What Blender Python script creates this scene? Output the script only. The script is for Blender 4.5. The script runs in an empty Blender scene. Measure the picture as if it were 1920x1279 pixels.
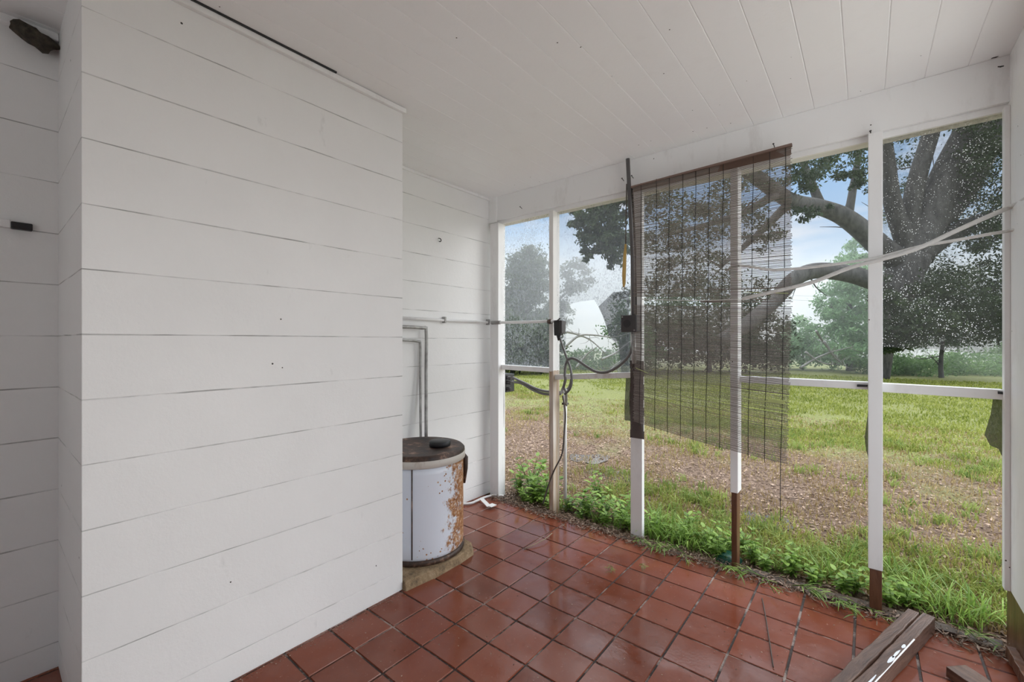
import bpy, math, random
import numpy as np
from mathutils import Vector, Matrix, noise

random.seed(7); rng = np.random.default_rng(7)
sc = bpy.context.scene
COL = sc.collection

# ------------------------------------------------------------------ camera
FPX = 815.0; CAMH = 1.30; YAW = math.radians(39.2)
cam = bpy.data.cameras.new('camera'); cam_o = bpy.data.objects.new('camera', cam); COL.objects.link(cam_o)
cam.sensor_width = 36.0; cam.lens = FPX / 1920 * 36; cam.clip_start = 0.02; cam.clip_end = 500
cam_o.location = (0, 0, CAMH); cam_o.rotation_euler = (math.pi / 2, 0, YAW)
sc.camera = cam_o

# ------------------------------------------------------------------ view / exposure
sc.view_settings.view_transform = 'Standard'; sc.view_settings.look = 'None'
sc.view_settings.gamma = 1; sc.view_settings.use_curve_mapping = False
sc.view_settings.exposure = 0.60
sc.cycles.use_denoising = True
sc.cycles.max_bounces = 10; sc.cycles.diffuse_bounces = 6; sc.cycles.transparent_max_bounces = 24
sc.cycles.volume_bounces = 1
sc.cycles.sample_clamp_indirect = 6

# ------------------------------------------------------------------ sky
LOBE_DIR = (0.76, 0.58, 0.20); LOBE_POW = 13.0; LOBE_STR = 4.6; ZENITH_GAIN = 6.2; HORIZ = 0.66
w = bpy.data.worlds.new('sky'); sc.world = w; w.use_nodes = True
nt = w.node_tree; nt.nodes.clear(); N = nt.nodes.new; L = nt.links.new
tc = N('ShaderNodeTexCoord'); sep = N('ShaderNodeSeparateXYZ'); L(tc.outputs['Generated'], sep.inputs[0])
rp = N('ShaderNodeValToRGB'); L(sep.outputs['Z'], rp.inputs[0])
e = rp.color_ramp.elements
e[0].position = 0.0; e[0].color = (.74, .79, .84, 1)
e[1].position = 0.62; e[1].color = (.635, .665, .685, 1)
x = e.new(.12); x.color = (.58, .73, .90, 1)
x = e.new(.30); x.color = (.38, .59, .88, 1)
mp = N('ShaderNodeMapping'); mp.inputs['Scale'].default_value = (1.3, 1.3, 5.0); L(tc.outputs['Generated'], mp.inputs[0])
cn = N('ShaderNodeTexNoise'); cn.inputs['Scale'].default_value = 2.6; cn.inputs['Detail'].default_value = 6; L(mp.outputs[0], cn.inputs[0])
cr = N('ShaderNodeValToRGB'); cr.color_ramp.elements[0].position = .56; cr.color_ramp.elements[1].position = .74; L(cn.outputs[0], cr.inputs[0])
mx = N('ShaderNodeMixRGB'); mx.inputs[2].default_value = (.93, .93, .95, 1); L(cr.outputs[0], mx.inputs[0]); L(rp.outputs[0], mx.inputs[1])
dt = N('ShaderNodeVectorMath'); dt.operation = 'DOT_PRODUCT'; L(tc.outputs['Generated'], dt.inputs[0])
dt.inputs[1].default_value = Vector(LOBE_DIR).normalized()
m0 = N('ShaderNodeMath'); m0.operation = 'MAXIMUM'; m0.inputs[1].default_value = 0; L(dt.outputs['Value'], m0.inputs[0])
m1 = N('ShaderNodeMath'); m1.operation = 'POWER'; m1.inputs[1].default_value = LOBE_POW; L(m0.outputs[0], m1.inputs[0])
m2 = N('ShaderNodeMath'); m2.operation = 'MULTIPLY_ADD'; m2.inputs[1].default_value = LOBE_STR; m2.inputs[2].default_value = 0; L(m1.outputs[0], m2.inputs[0])
cl = N('ShaderNodeVectorMath'); cl.operation = 'SCALE'; cl.inputs[0].default_value = (1.0, .985, .96); L(m2.outputs[0], cl.inputs['Scale'])
zr_ = N('ShaderNodeMapRange'); zr_.interpolation_type = 'SMOOTHSTEP'; zr_.inputs['From Min'].default_value = .42; zr_.inputs['From Max'].default_value = .85
zr_.inputs['To Min'].default_value = 1.0; zr_.inputs['To Max'].default_value = ZENITH_GAIN; L(sep.outputs['Z'], zr_.inputs['Value'])
zg = N('ShaderNodeVectorMath'); zg.operation = 'SCALE'; L(mx.outputs[0], zg.inputs[0]); hm_ = N('ShaderNodeMath'); hm_.operation = 'MULTIPLY'; hm_.inputs[1].default_value = HORIZ; L(zr_.outputs[0], hm_.inputs[0]); L(hm_.outputs[0], zg.inputs['Scale'])
ad = N('ShaderNodeVectorMath'); ad.operation = 'ADD'; L(zg.outputs[0], ad.inputs[0]); L(cl.outputs[0], ad.inputs[1])
bg = N('ShaderNodeBackground'); bg.inputs[1].default_value = 1.0; L(ad.outputs[0], bg.inputs[0])
wo = N('ShaderNodeOutputWorld'); L(bg.outputs[0], wo.inputs[0])

# ------------------------------------------------------------------ geometry of the view, to read real positions off the photo
F2 = (-math.sin(YAW), math.cos(YAW)); R2 = (math.cos(YAW), math.sin(YAW))
def ray(px):
    t = (px - 960) / FPX
    return F2[0] + t * R2[0], F2[1] + t * R2[1]
def at_y(px, py, Y):
    r = ray(px); Z = Y / r[1]; return Vector((Z * r[0], Y, CAMH + (639.5 - py) / FPX * Z))
def at_x(px, py, X):
    r = ray(px); Z = X / r[0]; return Vector((X, Z * r[1], CAMH + (639.5 - py) / FPX * Z))
def at_d(px, py, Z):
    r = ray(px); return Vector((Z * r[0], Z * r[1], CAMH + (639.5 - py) / FPX * Z))
def on_floor(px, py, z=0.0):
    Z = FPX * (CAMH - z) / (py - 639.5); r = ray(px); return Vector((Z * r[0], Z * r[1], z))

# ------------------------------------------------------------------ helpers
class MB:
    def __init__(s): s.v = []; s.f = []; s.sm = []
    def add(s, vs, fs, smooth=False):
        o = len(s.v); s.v += [tuple(v) for v in vs]; s.f += [tuple(i + o for i in f) for f in fs]; s.sm += [smooth] * len(fs); return s
    def box(s, a, b, M=None, jit=0):
        x0, y0, z0 = a; x1, y1, z1 = b
        vs = [Vector(p) for p in ((x0,y0,z0),(x1,y0,z0),(x1,y1,z0),(x0,y1,z0),(x0,y0,z1),(x1,y0,z1),(x1,y1,z1),(x0,y1,z1))]
        if jit: vs = [v + Vector([random.uniform(-jit, jit) for _ in range(3)]) for v in vs]
        if M: vs = [M @ v for v in vs]
        return s.add(vs, [(0,3,2,1),(4,5,6,7),(0,1,5,4),(1,2,6,5),(2,3,7,6),(3,0,4,7)])
    def tube(s, pts, r, seg=10, cap=True, closed=False):
        pts = [Vector(p) for p in pts]; n = len(pts); rs = r if isinstance(r, (list, tuple)) else [r] * n
        up = None; rings = []
        for i in range(n):
            d = (pts[min(i + 1, n - 1)] - pts[max(i - 1, 0)])
            d = d.normalized() if d.length > 1e-9 else Vector((0, 0, 1))
            if up is None:
                up = d.orthogonal().normalized()
            else:
                up = up - d * up.dot(d)
                up = up.normalized() if up.length > 1e-6 else d.orthogonal().normalized()
            b = d.cross(up)
            rings.append([pts[i] + (up * math.cos(2 * math.pi * k / seg) + b * math.sin(2 * math.pi * k / seg)) * rs[i] for k in range(seg)])
        vs = [v for rg in rings for v in rg]; fs = []
        for i in range(n - 1):
            for k in range(seg):
                fs.append((i * seg + k, i * seg + (k + 1) % seg, (i + 1) * seg + (k + 1) % seg, (i + 1) * seg + k))
        s.add(vs, fs, True)
        if cap:
            o = len(s.v) - len(vs)
            s.f.append(tuple(o + k for k in reversed(range(seg)))); s.sm.append(False)
            s.f.append(tuple(o + (n - 1) * seg + k for k in range(seg))); s.sm.append(False)
        return s
    def lathe(s, prof, c=(0, 0, 0), seg=40, smooth=True):
        vs = []; fs = []; n = len(prof)
        for r, z in prof:
            for k in range(seg):
                a = 2 * math.pi * k / seg; vs.append((c[0] + r * math.cos(a), c[1] + r * math.sin(a), c[2] + z))
        for i in range(n - 1):
            for k in range(seg):
                fs.append((i * seg + k, i * seg + (k + 1) % seg, (i + 1) * seg + (k + 1) % seg, (i + 1) * seg + k))
        s.add(vs, fs, smooth); o = len(s.v) - len(vs)
        s.f.append(tuple(o + k for k in reversed(range(seg)))); s.sm.append(False)
        s.f.append(tuple(o + (n - 1) * seg + k for k in range(seg))); s.sm.append(False)
        return s
    def prism(s, poly, y0, y1):            # poly in (x,z), thickness along y
        n = len(poly); vs = [(p[0], y0, p[1]) for p in poly] + [(p[0], y1, p[1]) for p in poly]
        fs = [tuple(range(n)), tuple(reversed(range(n, 2 * n)))] + [(i, i + n, (i + 1) % n + n, (i + 1) % n) for i in range(n)]
        return s.add(vs, fs)
    def build(s, name, mat, parent=None, bevel=0, seg=2):
        me = bpy.data.meshes.new(name); me.from_pydata(s.v, [], s.f)
        me.polygons.foreach_set('use_smooth', s.sm); me.update()
        return link(name, me, mat, parent, bevel, seg)
def link(name, me, mat, parent=None, bevel=0, seg=2):
    if mat: me.materials.append(mat)
    o = bpy.data.objects.new(name, me); COL.objects.link(o)
    if parent is not None:
        o.parent = parent
        if parent.type == 'EMPTY': o.location = -parent.location
    if bevel:
        m = o.modifiers.new('bevel', 'BEVEL'); m.width = bevel; m.segments = seg; m.limit_method = 'ANGLE'
    return o
def np_mesh(name, V, Fc, mat, parent=None, rnd=None, smooth=False):   # V (n,3), Fc (m,k)
    me = bpy.data.meshes.new(name); k = Fc.shape[1]
    me.vertices.add(len(V)); me.vertices.foreach_set('co', np.ascontiguousarray(V, dtype=np.float32).ravel())
    me.loops.add(Fc.size); me.loops.foreach_set('vertex_index', np.ascontiguousarray(Fc, dtype=np.int32).ravel())
    me.polygons.add(len(Fc)); me.polygons.foreach_set('loop_start', np.arange(0, Fc.size, k, dtype=np.int32))
    me.polygons.foreach_set('use_smooth', np.full(len(Fc), smooth, dtype=bool))
    if rnd is not None:
        a = me.attributes.new('rnd', 'FLOAT', 'POINT'); a.data.foreach_set('value', np.ascontiguousarray(rnd, dtype=np.float32))
    me.update(calc_edges=True); me.validate()
    return link(name, me, mat, parent)
def empty(name, loc, label, cat, group=None, kind=None):
    o = bpy.data.objects.new(name, None); COL.objects.link(o); o.location = Vector(loc); o.empty_display_size = .1
    return tag(o, label, cat, group, kind)
def tag(o, label=None, cat=None, group=None, kind=None):
    if label: o['label'] = label
    if cat: o['category'] = cat
    if group: o['group'] = group
    if kind: o['kind'] = kind
    return o
def struct(o, label=None, cat=None): return tag(o, label, cat, None, 'structure')
def smooth_pts(pts, n=8):
    pts = [Vector(p) for p in pts]; P = [pts[0] * 2 - pts[1]] + pts + [pts[-1] * 2 - pts[-2]]; out = []
    for i in range(1, len(P) - 2):
        for k in range(n):
            t = k / n
            out.append(.5 * ((2 * P[i]) + (-P[i-1] + P[i+1]) * t + (2*P[i-1] - 5*P[i] + 4*P[i+1] - P[i+2]) * t*t + (-P[i-1] + 3*P[i] - 3*P[i+1] + P[i+2]) * t**3))
    return out + [pts[-1]]

# ------------------------------------------------------------------ materials
class MT:
    def __init__(s, name, color=(.8,.8,.8), rough=.6, metal=0, spec=.5):
        s.m = bpy.data.materials.new(name); s.m.use_nodes = True; s.t = s.m.node_tree
        s.b = s.t.nodes['Principled BSDF']; s.out = s.t.nodes['Material Output']
        s.b.inputs['Base Color'].default_value = (*color, 1); s.b.inputs['Roughness'].default_value = rough
        s.b.inputs['Metallic'].default_value = metal; s.b.inputs['Specular IOR Level'].default_value = spec
        s._c = None
    def n(s, t, **k):
        x = s.t.nodes.new(t)
        for a, v in k.items():
            if hasattr(x, a): setattr(x, a, v)
            else: x.inputs[a].default_value = v
        return x
    def l(s, a, b): s.t.links.new(a, b)
    def coord(s, scale=(1,1,1), kind='Object'):
        c = s.n('ShaderNodeTexCoord'); m = s.n('ShaderNodeMapping'); m.inputs['Scale'].default_value = scale
        s.l(c.outputs[kind], m.inputs[0]); return m.outputs[0]
    def noise(s, scale=5, detail=4, rough=.55, stretch=(1,1,1), dist=0):
        x = s.n('ShaderNodeTexNoise'); x.inputs['Scale'].default_value = scale; x.inputs['Detail'].default_value = detail
        x.inputs['Roughness'].default_value = rough; x.inputs['Distortion'].default_value = dist
        s.l(s.coord(stretch), x.inputs['Vector']); return x.outputs[0]
    def ramp(s, fac, stops):
        r = s.n('ShaderNodeValToRGB'); e = r.color_ramp.elements
        while len(e) < len(stops): e.new(.5)
        for i, (p, c) in enumerate(stops):
            e[i].position = p; e[i].color = (*c, 1) if isinstance(c, tuple) else (c, c, c, 1)
        s.l(fac, r.inputs[0]); return r.outputs[0]
    def mix(s, fac, a, b):
        m = s.n('ShaderNodeMixRGB')
        for i, v in ((0, fac), (1, a), (2, b)):
            if isinstance(v, tuple): m.inputs[i].default_value = (*v, 1)
            elif isinstance(v, (int, float)): m.inputs[i].default_value = v
            else: s.l(v, m.inputs[i])
        return m.outputs[0]
    def math(s, op, a, b=None, c=None):
        m = s.n('ShaderNodeMath'); m.operation = op
        for i, v in enumerate((a, b, c)):
            if v is None: continue
            if isinstance(v, (int, float)): m.inputs[i].default_value = v
            else: s.l(v, m.inputs[i])
        return m.outputs[0]
    def set(s, k, v): s.l(v, s.b.inputs[k]); return s
    def bump(s, h, strength=.3, dist=.01):
        b = s.n('ShaderNodeBump'); b.inputs['Strength'].default_value = strength; b.inputs['Distance'].default_value = dist
        s.l(h, b.inputs['Height']); s.l(b.outputs[0], s.b.inputs['Normal']); return s
def transmit_mat(name, colf, fac_builder, tl=.5, rough=.5):
    """see-through sheet: transparent mixed with diffuse + translucent"""
    M = MT(name); t = M.t; t.nodes.remove(M.b)
    tr = M.n('ShaderNodeBsdfTransparent'); d = M.n('ShaderNodeBsdfDiffuse'); tb = M.n('ShaderNodeBsdfTranslucent')
    c = colf(M)
    for q in (d, tb):
        if isinstance(c, tuple): q.inputs[0].default_value = (*c, 1)
        else: M.l(c, q.inputs[0])
    mm = M.n('ShaderNodeMixShader'); mm.inputs[0].default_value = tl; M.l(d.outputs[0], mm.inputs[1]); M.l(tb.outputs[0], mm.inputs[2])
    m2 = M.n('ShaderNodeMixShader'); f = fac_builder(M)
    if isinstance(f, (int, float)): m2.inputs[0].default_value = f
    else: M.l(f, m2.inputs[0])
    M.l(tr.outputs[0], m2.inputs[1]); M.l(mm.outputs[0], m2.inputs[2]); M.l(m2.outputs[0], M.out.inputs[0])
    return M.m

JZ0, JP = .101, .2032
def wall_mat():
    M = MT('painted_block', (.80,.80,.80), .5, spec=.25)
    c = M.n('ShaderNodeTexCoord'); sp = M.n('ShaderNodeSeparateXYZ'); M.l(c.outputs['Object'], sp.inputs[0])
    wob = M.math('MULTIPLY', M.math('SUBTRACT', M.noise(3.5, 5), .5), .007)
    z = M.math('ADD', sp.outputs['Z'], wob)
    ph = M.math('FRACT', M.math('DIVIDE', M.math('SUBTRACT', z, JZ0 - JP / 2), JP))
    dist = M.math('MULTIPLY', M.math('ABSOLUTE', M.math('SUBTRACT', ph, .5)), JP)          # metres from nearest joint
    crack = M.math('LESS_THAN', dist, M.math('MULTIPLY', M.noise(2.2, 3), .0042))
    crack = M.math('MULTIPLY', crack, M.ramp(M.noise(6, 3), [(.38, .0), (.64, .50)]))
    dirt = M.ramp(M.noise(1.3, 6, .62), [(.35, (.875,.875,.872)), (.72, (.82,.82,.817))])
    scuff = M.ramp(M.noise(14, 5, .7, (1, 1, .35)), [(.66, 0.0), (.74, .20)])
    col = M.mix(scuff, dirt, (.42,.42,.41))
    v = M.n('ShaderNodeTexVoronoi'); v.inputs['Scale'].default_value = 9; M.l(M.coord(), v.inputs['Vector'])
    spots = M.math('LESS_THAN', v.outputs['Distance'], .035)
    spots = M.math('MULTIPLY', spots, M.math('GREATER_THAN', M.noise(2.0, 2), .53))
    col = M.mix(spots, col, (.06,.055,.05)); col = M.mix(crack, col, (.10,.10,.095))
    M.set('Base Color', col); M.bump(M.noise(38, 6, .7), .22, .006)
    return M.m
W_WALL = wall_mat()
def white_mat(name, base=(.86,.86,.86), dirt=.3, stain=(.35,.31,.27)):
    M = MT(name, base, .45, spec=.3)
    f = M.ramp(M.noise(9, 7, .7, (1, 1, .3)), [(.55, 0.0), (.8, dirt)])
    v = M.n('ShaderNodeTexVoronoi'); v.inputs['Scale'].default_value = 16; M.l(M.coord(), v.inputs['Vector'])
    sp = M.math('MULTIPLY', M.math('LESS_THAN', v.outputs['Distance'], .05), M.math('GREATER_THAN', M.noise(3, 2), .56))
    c = M.mix(f, base, stain); c = M.mix(sp, c, (.06,.05,.04)); M.set('Base Color', c)
    M.bump(M.noise(50, 4, .6, (1, 1, .12)), .2, .003); return M.m
W_PAINT = white_mat('white_painted_timber'); W_CEIL = white_mat('white_painted_ceiling', (.92,.92,.925), .05)
def stained_post():
    M = MT('stained_painted_timber', (.78,.77,.74), .5, spec=.3)
    c = M.n('ShaderNodeTexCoord'); sp = M.n('ShaderNodeSeparateXYZ'); M.l(c.outputs['Object'], sp.inputs[0])
    low = M.ramp(sp.outputs['Z'], [(.0, 1.0), (1.0, .75), ])
    low2 = M.math('LESS_THAN', M.math('ADD', sp.outputs['Z'], M.math('MULTIPLY', M.noise(9, 5), .12)), 1.13)
    f = M.math('MULTIPLY', low2, M.ramp(M.noise(22, 6, .6, (1, 1, .06)), [(.28, .25), (.58, 1.0)]))
    M.set('Base Color', M.mix(f, (.80,.79,.77), (.36,.23,.12))); M.bump(M.noise(40, 4, .6, (1,1,.1)), .3, .004); return M.m
W_STAIN = stained_post()
def wood_mat(name, c1, c2, rough=.5, axis=(1,1,.12), scale=14, paint=0):
    M = MT(name, c1, rough)
    f = M.noise(scale, 8, .7, axis, .6); c = M.ramp(f, [(.3, c1), (.7, c2)])
    if paint:
        p = M.ramp(M.noise(5, 4, .6, (1, 1, 1)), [(1 - paint, 0.0), (1.02 - paint, 1.0)]); c = M.mix(p, c, (.72,.74,.78))
    M.set('Base Color', c); M.bump(f, .6, .01); return M.m
WOOD_RED = wood_mat('wet_redwood', (.05,.018,.010), (.19,.085,.045), .35)
WOOD_DK = wood_mat('dark_rotten_wood', (.014,.009,.006), (.07,.04,.026), .6, (.12,1,1))
WOOD_LUM = wood_mat('weathered_lumber', (.040,.018,.012), (.20,.115,.08), .38, (1,.10,1), 30)
def tile_mat():
    M = MT('wet_terracotta_tile', (.17,.045,.028), .2, spec=.28)
    at = M.n('ShaderNodeAttribute'); at.attribute_name = 'rnd'
    c = M.mix(at.outputs['Fac'], (.135,.034,.016), (.235,.066,.036))
    c2 = M.mix(M.ramp(M.noise(3.2, 6, .65), [(.35, 0.0), (.75, .7)]), c, (.26,.092,.060))
    sp = M.ramp(M.noise(60, 3, .6), [(.66, 0.0), (.72, .55)]); c2 = M.mix(sp, c2, (.42,.25,.19))
    M.set('Base Color', c2)
    M.set('Roughness', M.ramp(M.noise(4.5, 7, .7), [(.38, .05), (.66, .30)]))
    h = M.math('ADD', M.math('MULTIPLY', M.noise(11, 3, .5), .8), M.math('MULTIPLY', M.noise(75, 4, .6), .22))
    wp = M.ramp(M.noise(2.1, 5, .6), [(.40, .16), (.60, .62)]); M.set('Specular IOR Level', wp)
    M.bump(h, .10, .010); return M.m
TILE = tile_mat()
def grout_mat():
    M = MT('grout', (.05,.04,.035), .6)
    f = M.ramp(M.noise(7, 6, .7), [(.50, 0.0), (.60, 1.0)])
    M.set('Base Color', M.mix(f, (.035,.022,.018), (.34,.27,.24))); M.bump(M.noise(60, 5), .5, .01); return M.m
GROUT = grout_mat()
def ground_mat():
    M = MT('lawn_soil', (.1,.07,.05), .75, spec=.3)
    a = M.noise(.55, 6, .6); b = M.noise(26, 7, .75)
    litter = M.ramp(b, [(.3, (.05,.033,.024)), (.48, (.17,.11,.075)), (.62, (.33,.235,.175)), (.78, (.50,.43,.39))])
    green = M.ramp(M.noise(30, 6, .7), [(.3, (.11,.13,.035)), (.7, (.33,.35,.12))])
    c = M.n('ShaderNodeTexCoord'); sp = M.n('ShaderNodeSeparateXYZ'); M.l(c.outputs['Object'], sp.inputs[0])
    far = M.math('MULTIPLY', M.math('SUBTRACT', sp.outputs['Y'], 5.5), .10)
    g = M.ramp(M.math('ADD', a, far), [(.50, 0.0), (.66, .95)])
    M.set('Base Color', M.mix(g, litter, green))
    wet = M.ramp(M.noise(1.6, 4, .6), [(.60, .7), (.68, .08)]); M.set('Roughness', wet)
    M.bump(M.noise(22, 7, .75), .9, .035); return M.m
GROUND = ground_mat()
CONC = MT('pale_concrete', (.82,.79,.745), .8); CONC.bump(CONC.noise(30, 6), .3, .01); CONC = CONC.m
PAD = MT('mossy_concrete_pad', (.2,.15,.09), .7)
PAD.set('Base Color', PAD.ramp(PAD.noise(16, 8, .75), [(.3, (.09,.065,.04)), (.5, (.32,.22,.12)), (.75, (.52,.40,.27))])); PAD.bump(PAD.noise(40, 6, .7), .8, .015); PAD = PAD.m
def leaf_mat(name, a, b, tl=.35, rough=.45):
    M = MT(name, a, rough, spec=.3); at = M.n('ShaderNodeAttribute'); at.attribute_name = 'rnd'
    c = M.mix(at.outputs['Fac'], a, b); M.set('Base Color', c)
    tb = M.n('ShaderNodeBsdfTranslucent'); M.l(c, tb.inputs[0]); mm = M.n('ShaderNodeMixShader'); mm.inputs[0].default_value = tl
    M.l(M.b.outputs[0], mm.inputs[1]); M.l(tb.outputs[0], mm.inputs[2]); M.l(mm.outputs[0], M.out.inputs[0]); return M.m
OAKLEAF = leaf_mat('oak_leaf', (.030,.050,.024), (.085,.12,.055))
PALELEAF = leaf_mat('pale_leaf', (.16,.30,.14), (.36,.54,.30))
BUSHLEAF = leaf_mat('bush_leaf', (.06,.13,.05), (.17,.29,.12))
GRASS = leaf_mat('grass_blade', (.16,.21,.035), (.48,.50,.14), .4)
GRASSDRY = leaf_mat('dry_grass', (.28,.19,.09), (.52,.42,.20), .3)
WEED = leaf_mat('weed_leaf', (.11,.21,.03), (.38,.56,.13), .4, .3)
LITTER = leaf_mat('leaf_litter_brown', (.09,.05,.03), (.50,.36,.27), .1)
BARK = MT('oak_bark', (.09,.08,.075), .8); BARK.set('Base Color', BARK.ramp(BARK.noise(7, 7, .7, (1,1,.3)), [(.3, (.04,.038,.036)), (.7, (.16,.15,.142))])); BARK.bump(BARK.noise(9, 6, .7, (1,1,.25)), .8, .05); BARK = BARK.m
PALEBARK = MT('pale_bark', (.30,.29,.28), .8); PALEBARK.bump(PALEBARK.noise(12, 6, .7), .6, .03); PALEBARK = PALEBARK.m
def enamel():
    M = MT('rusted_white_enamel', (.75,.80,.88), .25, spec=.5)
    c = M.n('ShaderNodeTexCoord'); sp = M.n('ShaderNodeSeparateXYZ'); M.l(c.outputs['Object'], sp.inputs[0])
    # rust grows on the side facing the open screens (local +y / +x flank)
    s = M.math('ADD', M.math('MULTIPLY', sp.outputs['Y'], 2.98), M.math('MULTIPLY', sp.outputs['X'], 2.4))
    s = M.math('ADD', s, M.math('MULTIPLY', M.math('SUBTRACT', M.noise(16, 8, .8), .5), 2.1))
    rust = M.ramp(s, [(.62, 0.0), (.78, 1.0)])
    v = M.n('ShaderNodeTexVoronoi'); v.inputs['Scale'].default_value = 34; M.l(M.coord(), v.inputs['Vector'])
    pit = M.math('MULTIPLY', M.math('LESS_THAN', v.outputs['Distance'], .17), M.math('GREATER_THAN', M.math('ADD', M.noise(5, 3), M.math('MULTIPLY', s, .10)), .545))
    f = M.math('MAXIMUM', rust, pit)
    rc = M.ramp(M.noise(42, 7, .8), [(.32, (.07,.028,.012)), (.46, (.32,.13,.045)), (.55, (.52,.28,.13)), (.62, (.76,.71,.65))])
    M.set('Base Color', M.mix(f, (.80,.85,.94), rc)); M.set('Roughness', M.math('MULTIPLY_ADD', f, .5, .22))
    M.bump(M.math('MULTIPLY', f, M.noise(50, 4)), .5, .004); return M.m
ENAMEL = enamel()
RUST = MT('dark_rust', (.06,.03,.02), .5); RUST.set('Base Color', RUST.ramp(RUST.noise(11, 8, .72), [(.35, (.012,.009,.008)), (.54, (.07,.038,.026)), (.62, (.26,.15,.10)), (.76, (.50,.40,.33))])); RUST.bump(RUST.noise(30, 6), .5, .006); RUST = RUST.m
BLACK = MT('black_plastic', (.015,.015,.017), .45).m
DKGREY = MT('dark_grey_metal', (.055,.05,.052), .5, .3).m
GREYPIPE = MT('grey_pipe', (.34,.34,.335), .4, .3); GREYPIPE.set('Base Color', GREYPIPE.ramp(GREYPIPE.noise(18, 5), [(.3, (.22,.21,.20)), (.7, (.46,.46,.45))])); GREYPIPE = GREYPIPE.m
CONDUIT = MT('flexible_conduit_grey', (.17,.165,.16), .4, .4)
CONDUIT.bump(CONDUIT.noise(90, 2), .3, .004); CONDUIT = CONDUIT.m
TAPE = MT('yellowed_wood', (.50,.33,.10), .5).m
ROPE = MT('white_rope', (.66,.65,.63), .8); ROPE.bump(ROPE.noise(160, 2), .8, .004); ROPE = ROPE.m
CORD = MT('dark_cord', (.09,.075,.065), .6).m
NEST = MT('mud_nest', (.03,.024,.018), .9); NEST.set('Base Color', NEST.ramp(NEST.noise(40, 6), [(.3, (.010,.008,.006)), (.7, (.09,.075,.055))])); NEST.bump(NEST.noise(60, 6), 1, .01); NEST = NEST.m
SLAT = MT('bamboo_slat', (.2,.17,.13), .6); SLAT.set('Base Color', SLAT.ramp(SLAT.noise(3, 5, .6, (1,1,30)), [(.3, (.13,.108,.094)), (.7, (.28,.24,.215))])); SLAT = SLAT.m
SLATG = MT('green_slat', (.45,.50,.20), .5).m
BATTEN = MT('brown_batten', (.19,.125,.10), .6).m
STRING = MT('blind_string', (.035,.03,.028), .8).m
PUDDLE = MT('puddle_water', (.10,.08,.07), .03, spec=.8).m

# ================================================================== THE SETTING
XL, XB, YB, YA, YF, ZC = -2.5, -1.88, 1.40, 0.20, 2.76, 2.515      # back wall, projection face, its far and near sides, screen wall, ceiling
XR = .47
def course_wall(name, x0, x1, y0, y1, zt=ZC):
    m = MB(); z = 0; k = 0; nxt = JZ0
    while z < zt - .001:
        t = min(nxt, zt)
        m.box((x0, y0, z), (x1, y1, t)); z = t; nxt += JP
    return m.build(name, W_WALL, None, .0022, 2)
o = course_wall('wall_left', XL - .2, XL, -2.6, YF + .09); struct(o, 'white painted block wall behind the rusty heater', 'wall')
o = course_wall('wall_chimney', XL, XB, YA, YB); struct(o, 'white painted block projection filling the left foreground', 'wall')
o = course_wall('light_block_wall', XR, XR + .13, -1.5, .85); struct(o, 'unseen white block wall added at right to shade the alcove', 'wall')  # out of view, added to keep side light off the alcove
o = course_wall('wall_back', XL, XR + .1, -2.8, -2.6); struct(o, 'white painted block wall behind the viewer', 'wall')

m = MB(); x = -.774 + .14 * 9 + .002
k = 0
while x > XL - .2:
    m.box((x - .14, -2.8, ZC), (x, YF + .2, ZC + .03)); x -= .14
o = m.build('ceiling', W_CEIL, None, .0035, 2); struct(o, 'white painted board ceiling', 'ceiling')
m = MB(); m.box((XL - .3, -2.9, ZC + .032), (XR + .5, YF + .4, ZC + .12)); o = m.build('roof', CONC); struct(o, 'roof slab over the porch', 'roof')

# header beams with a lighter head trim under them
m = MB(); m.box((XL, YF, 2.315), (XR + .12, YF + .13, ZC)); o = m.build('trim_1', W_PAINT, None, .003); struct(o, 'white header beam above the screens', 'beam')
m = MB(); m.box((XR, -2.6, 2.315), (XR + .13, YF, ZC)); o = m.build('trim_2', W_PAINT, None, .003); struct(o, 'white header beam over the right side', 'beam')
m = MB(); m.box((XL + .02, YF + .02, 2.285), (XR + .12, YF + .10, 2.315)); o = m.build('trim_3', W_PAINT, None, .002); struct(o, 'white head trim strip under the beam', 'trim')
m = MB()
m.box((XB, YA, ZC - .028), (XB + .022, YB + .01, ZC - .004)); o = m.build('trim_4', W_PAINT, None, .004); struct(o, 'thin cove trim along top of white projection', 'trim')
m = MB(); m.box((XB, .32, ZC - .005), (XB + .030, 1.02, ZC + .001), jit=.0015); o = m.build('shadow_gap_strip', BLACK); struct(o, 'black strip for the shadow gap above the cove trim of the white projection', 'trim')  # solid black strip drawn in as the shadow line between trim and ceiling
m = MB(); m.box((XL, -2.6, ZC - .035), (XL + .03, YA, ZC)); o = m.build('trim_5', W_PAINT, None, .006); struct(o, 'cove trim at top of the alcove', 'trim')
m = MB(); m.box((XL, YB, ZC - .022), (XL + .018, YF, ZC)); o = m.build('trim_6', W_PAINT, None, .005); struct(o, 'cove trim at top of the heater wall', 'trim')
m = MB(); m.box((XL, YF - .012, 2.30), (XL + .09, YF, ZC)); o = m.build('trim_7', W_PAINT, None, .002); struct(o, 'white patch board on the beam in the far corner', 'trim')

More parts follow.
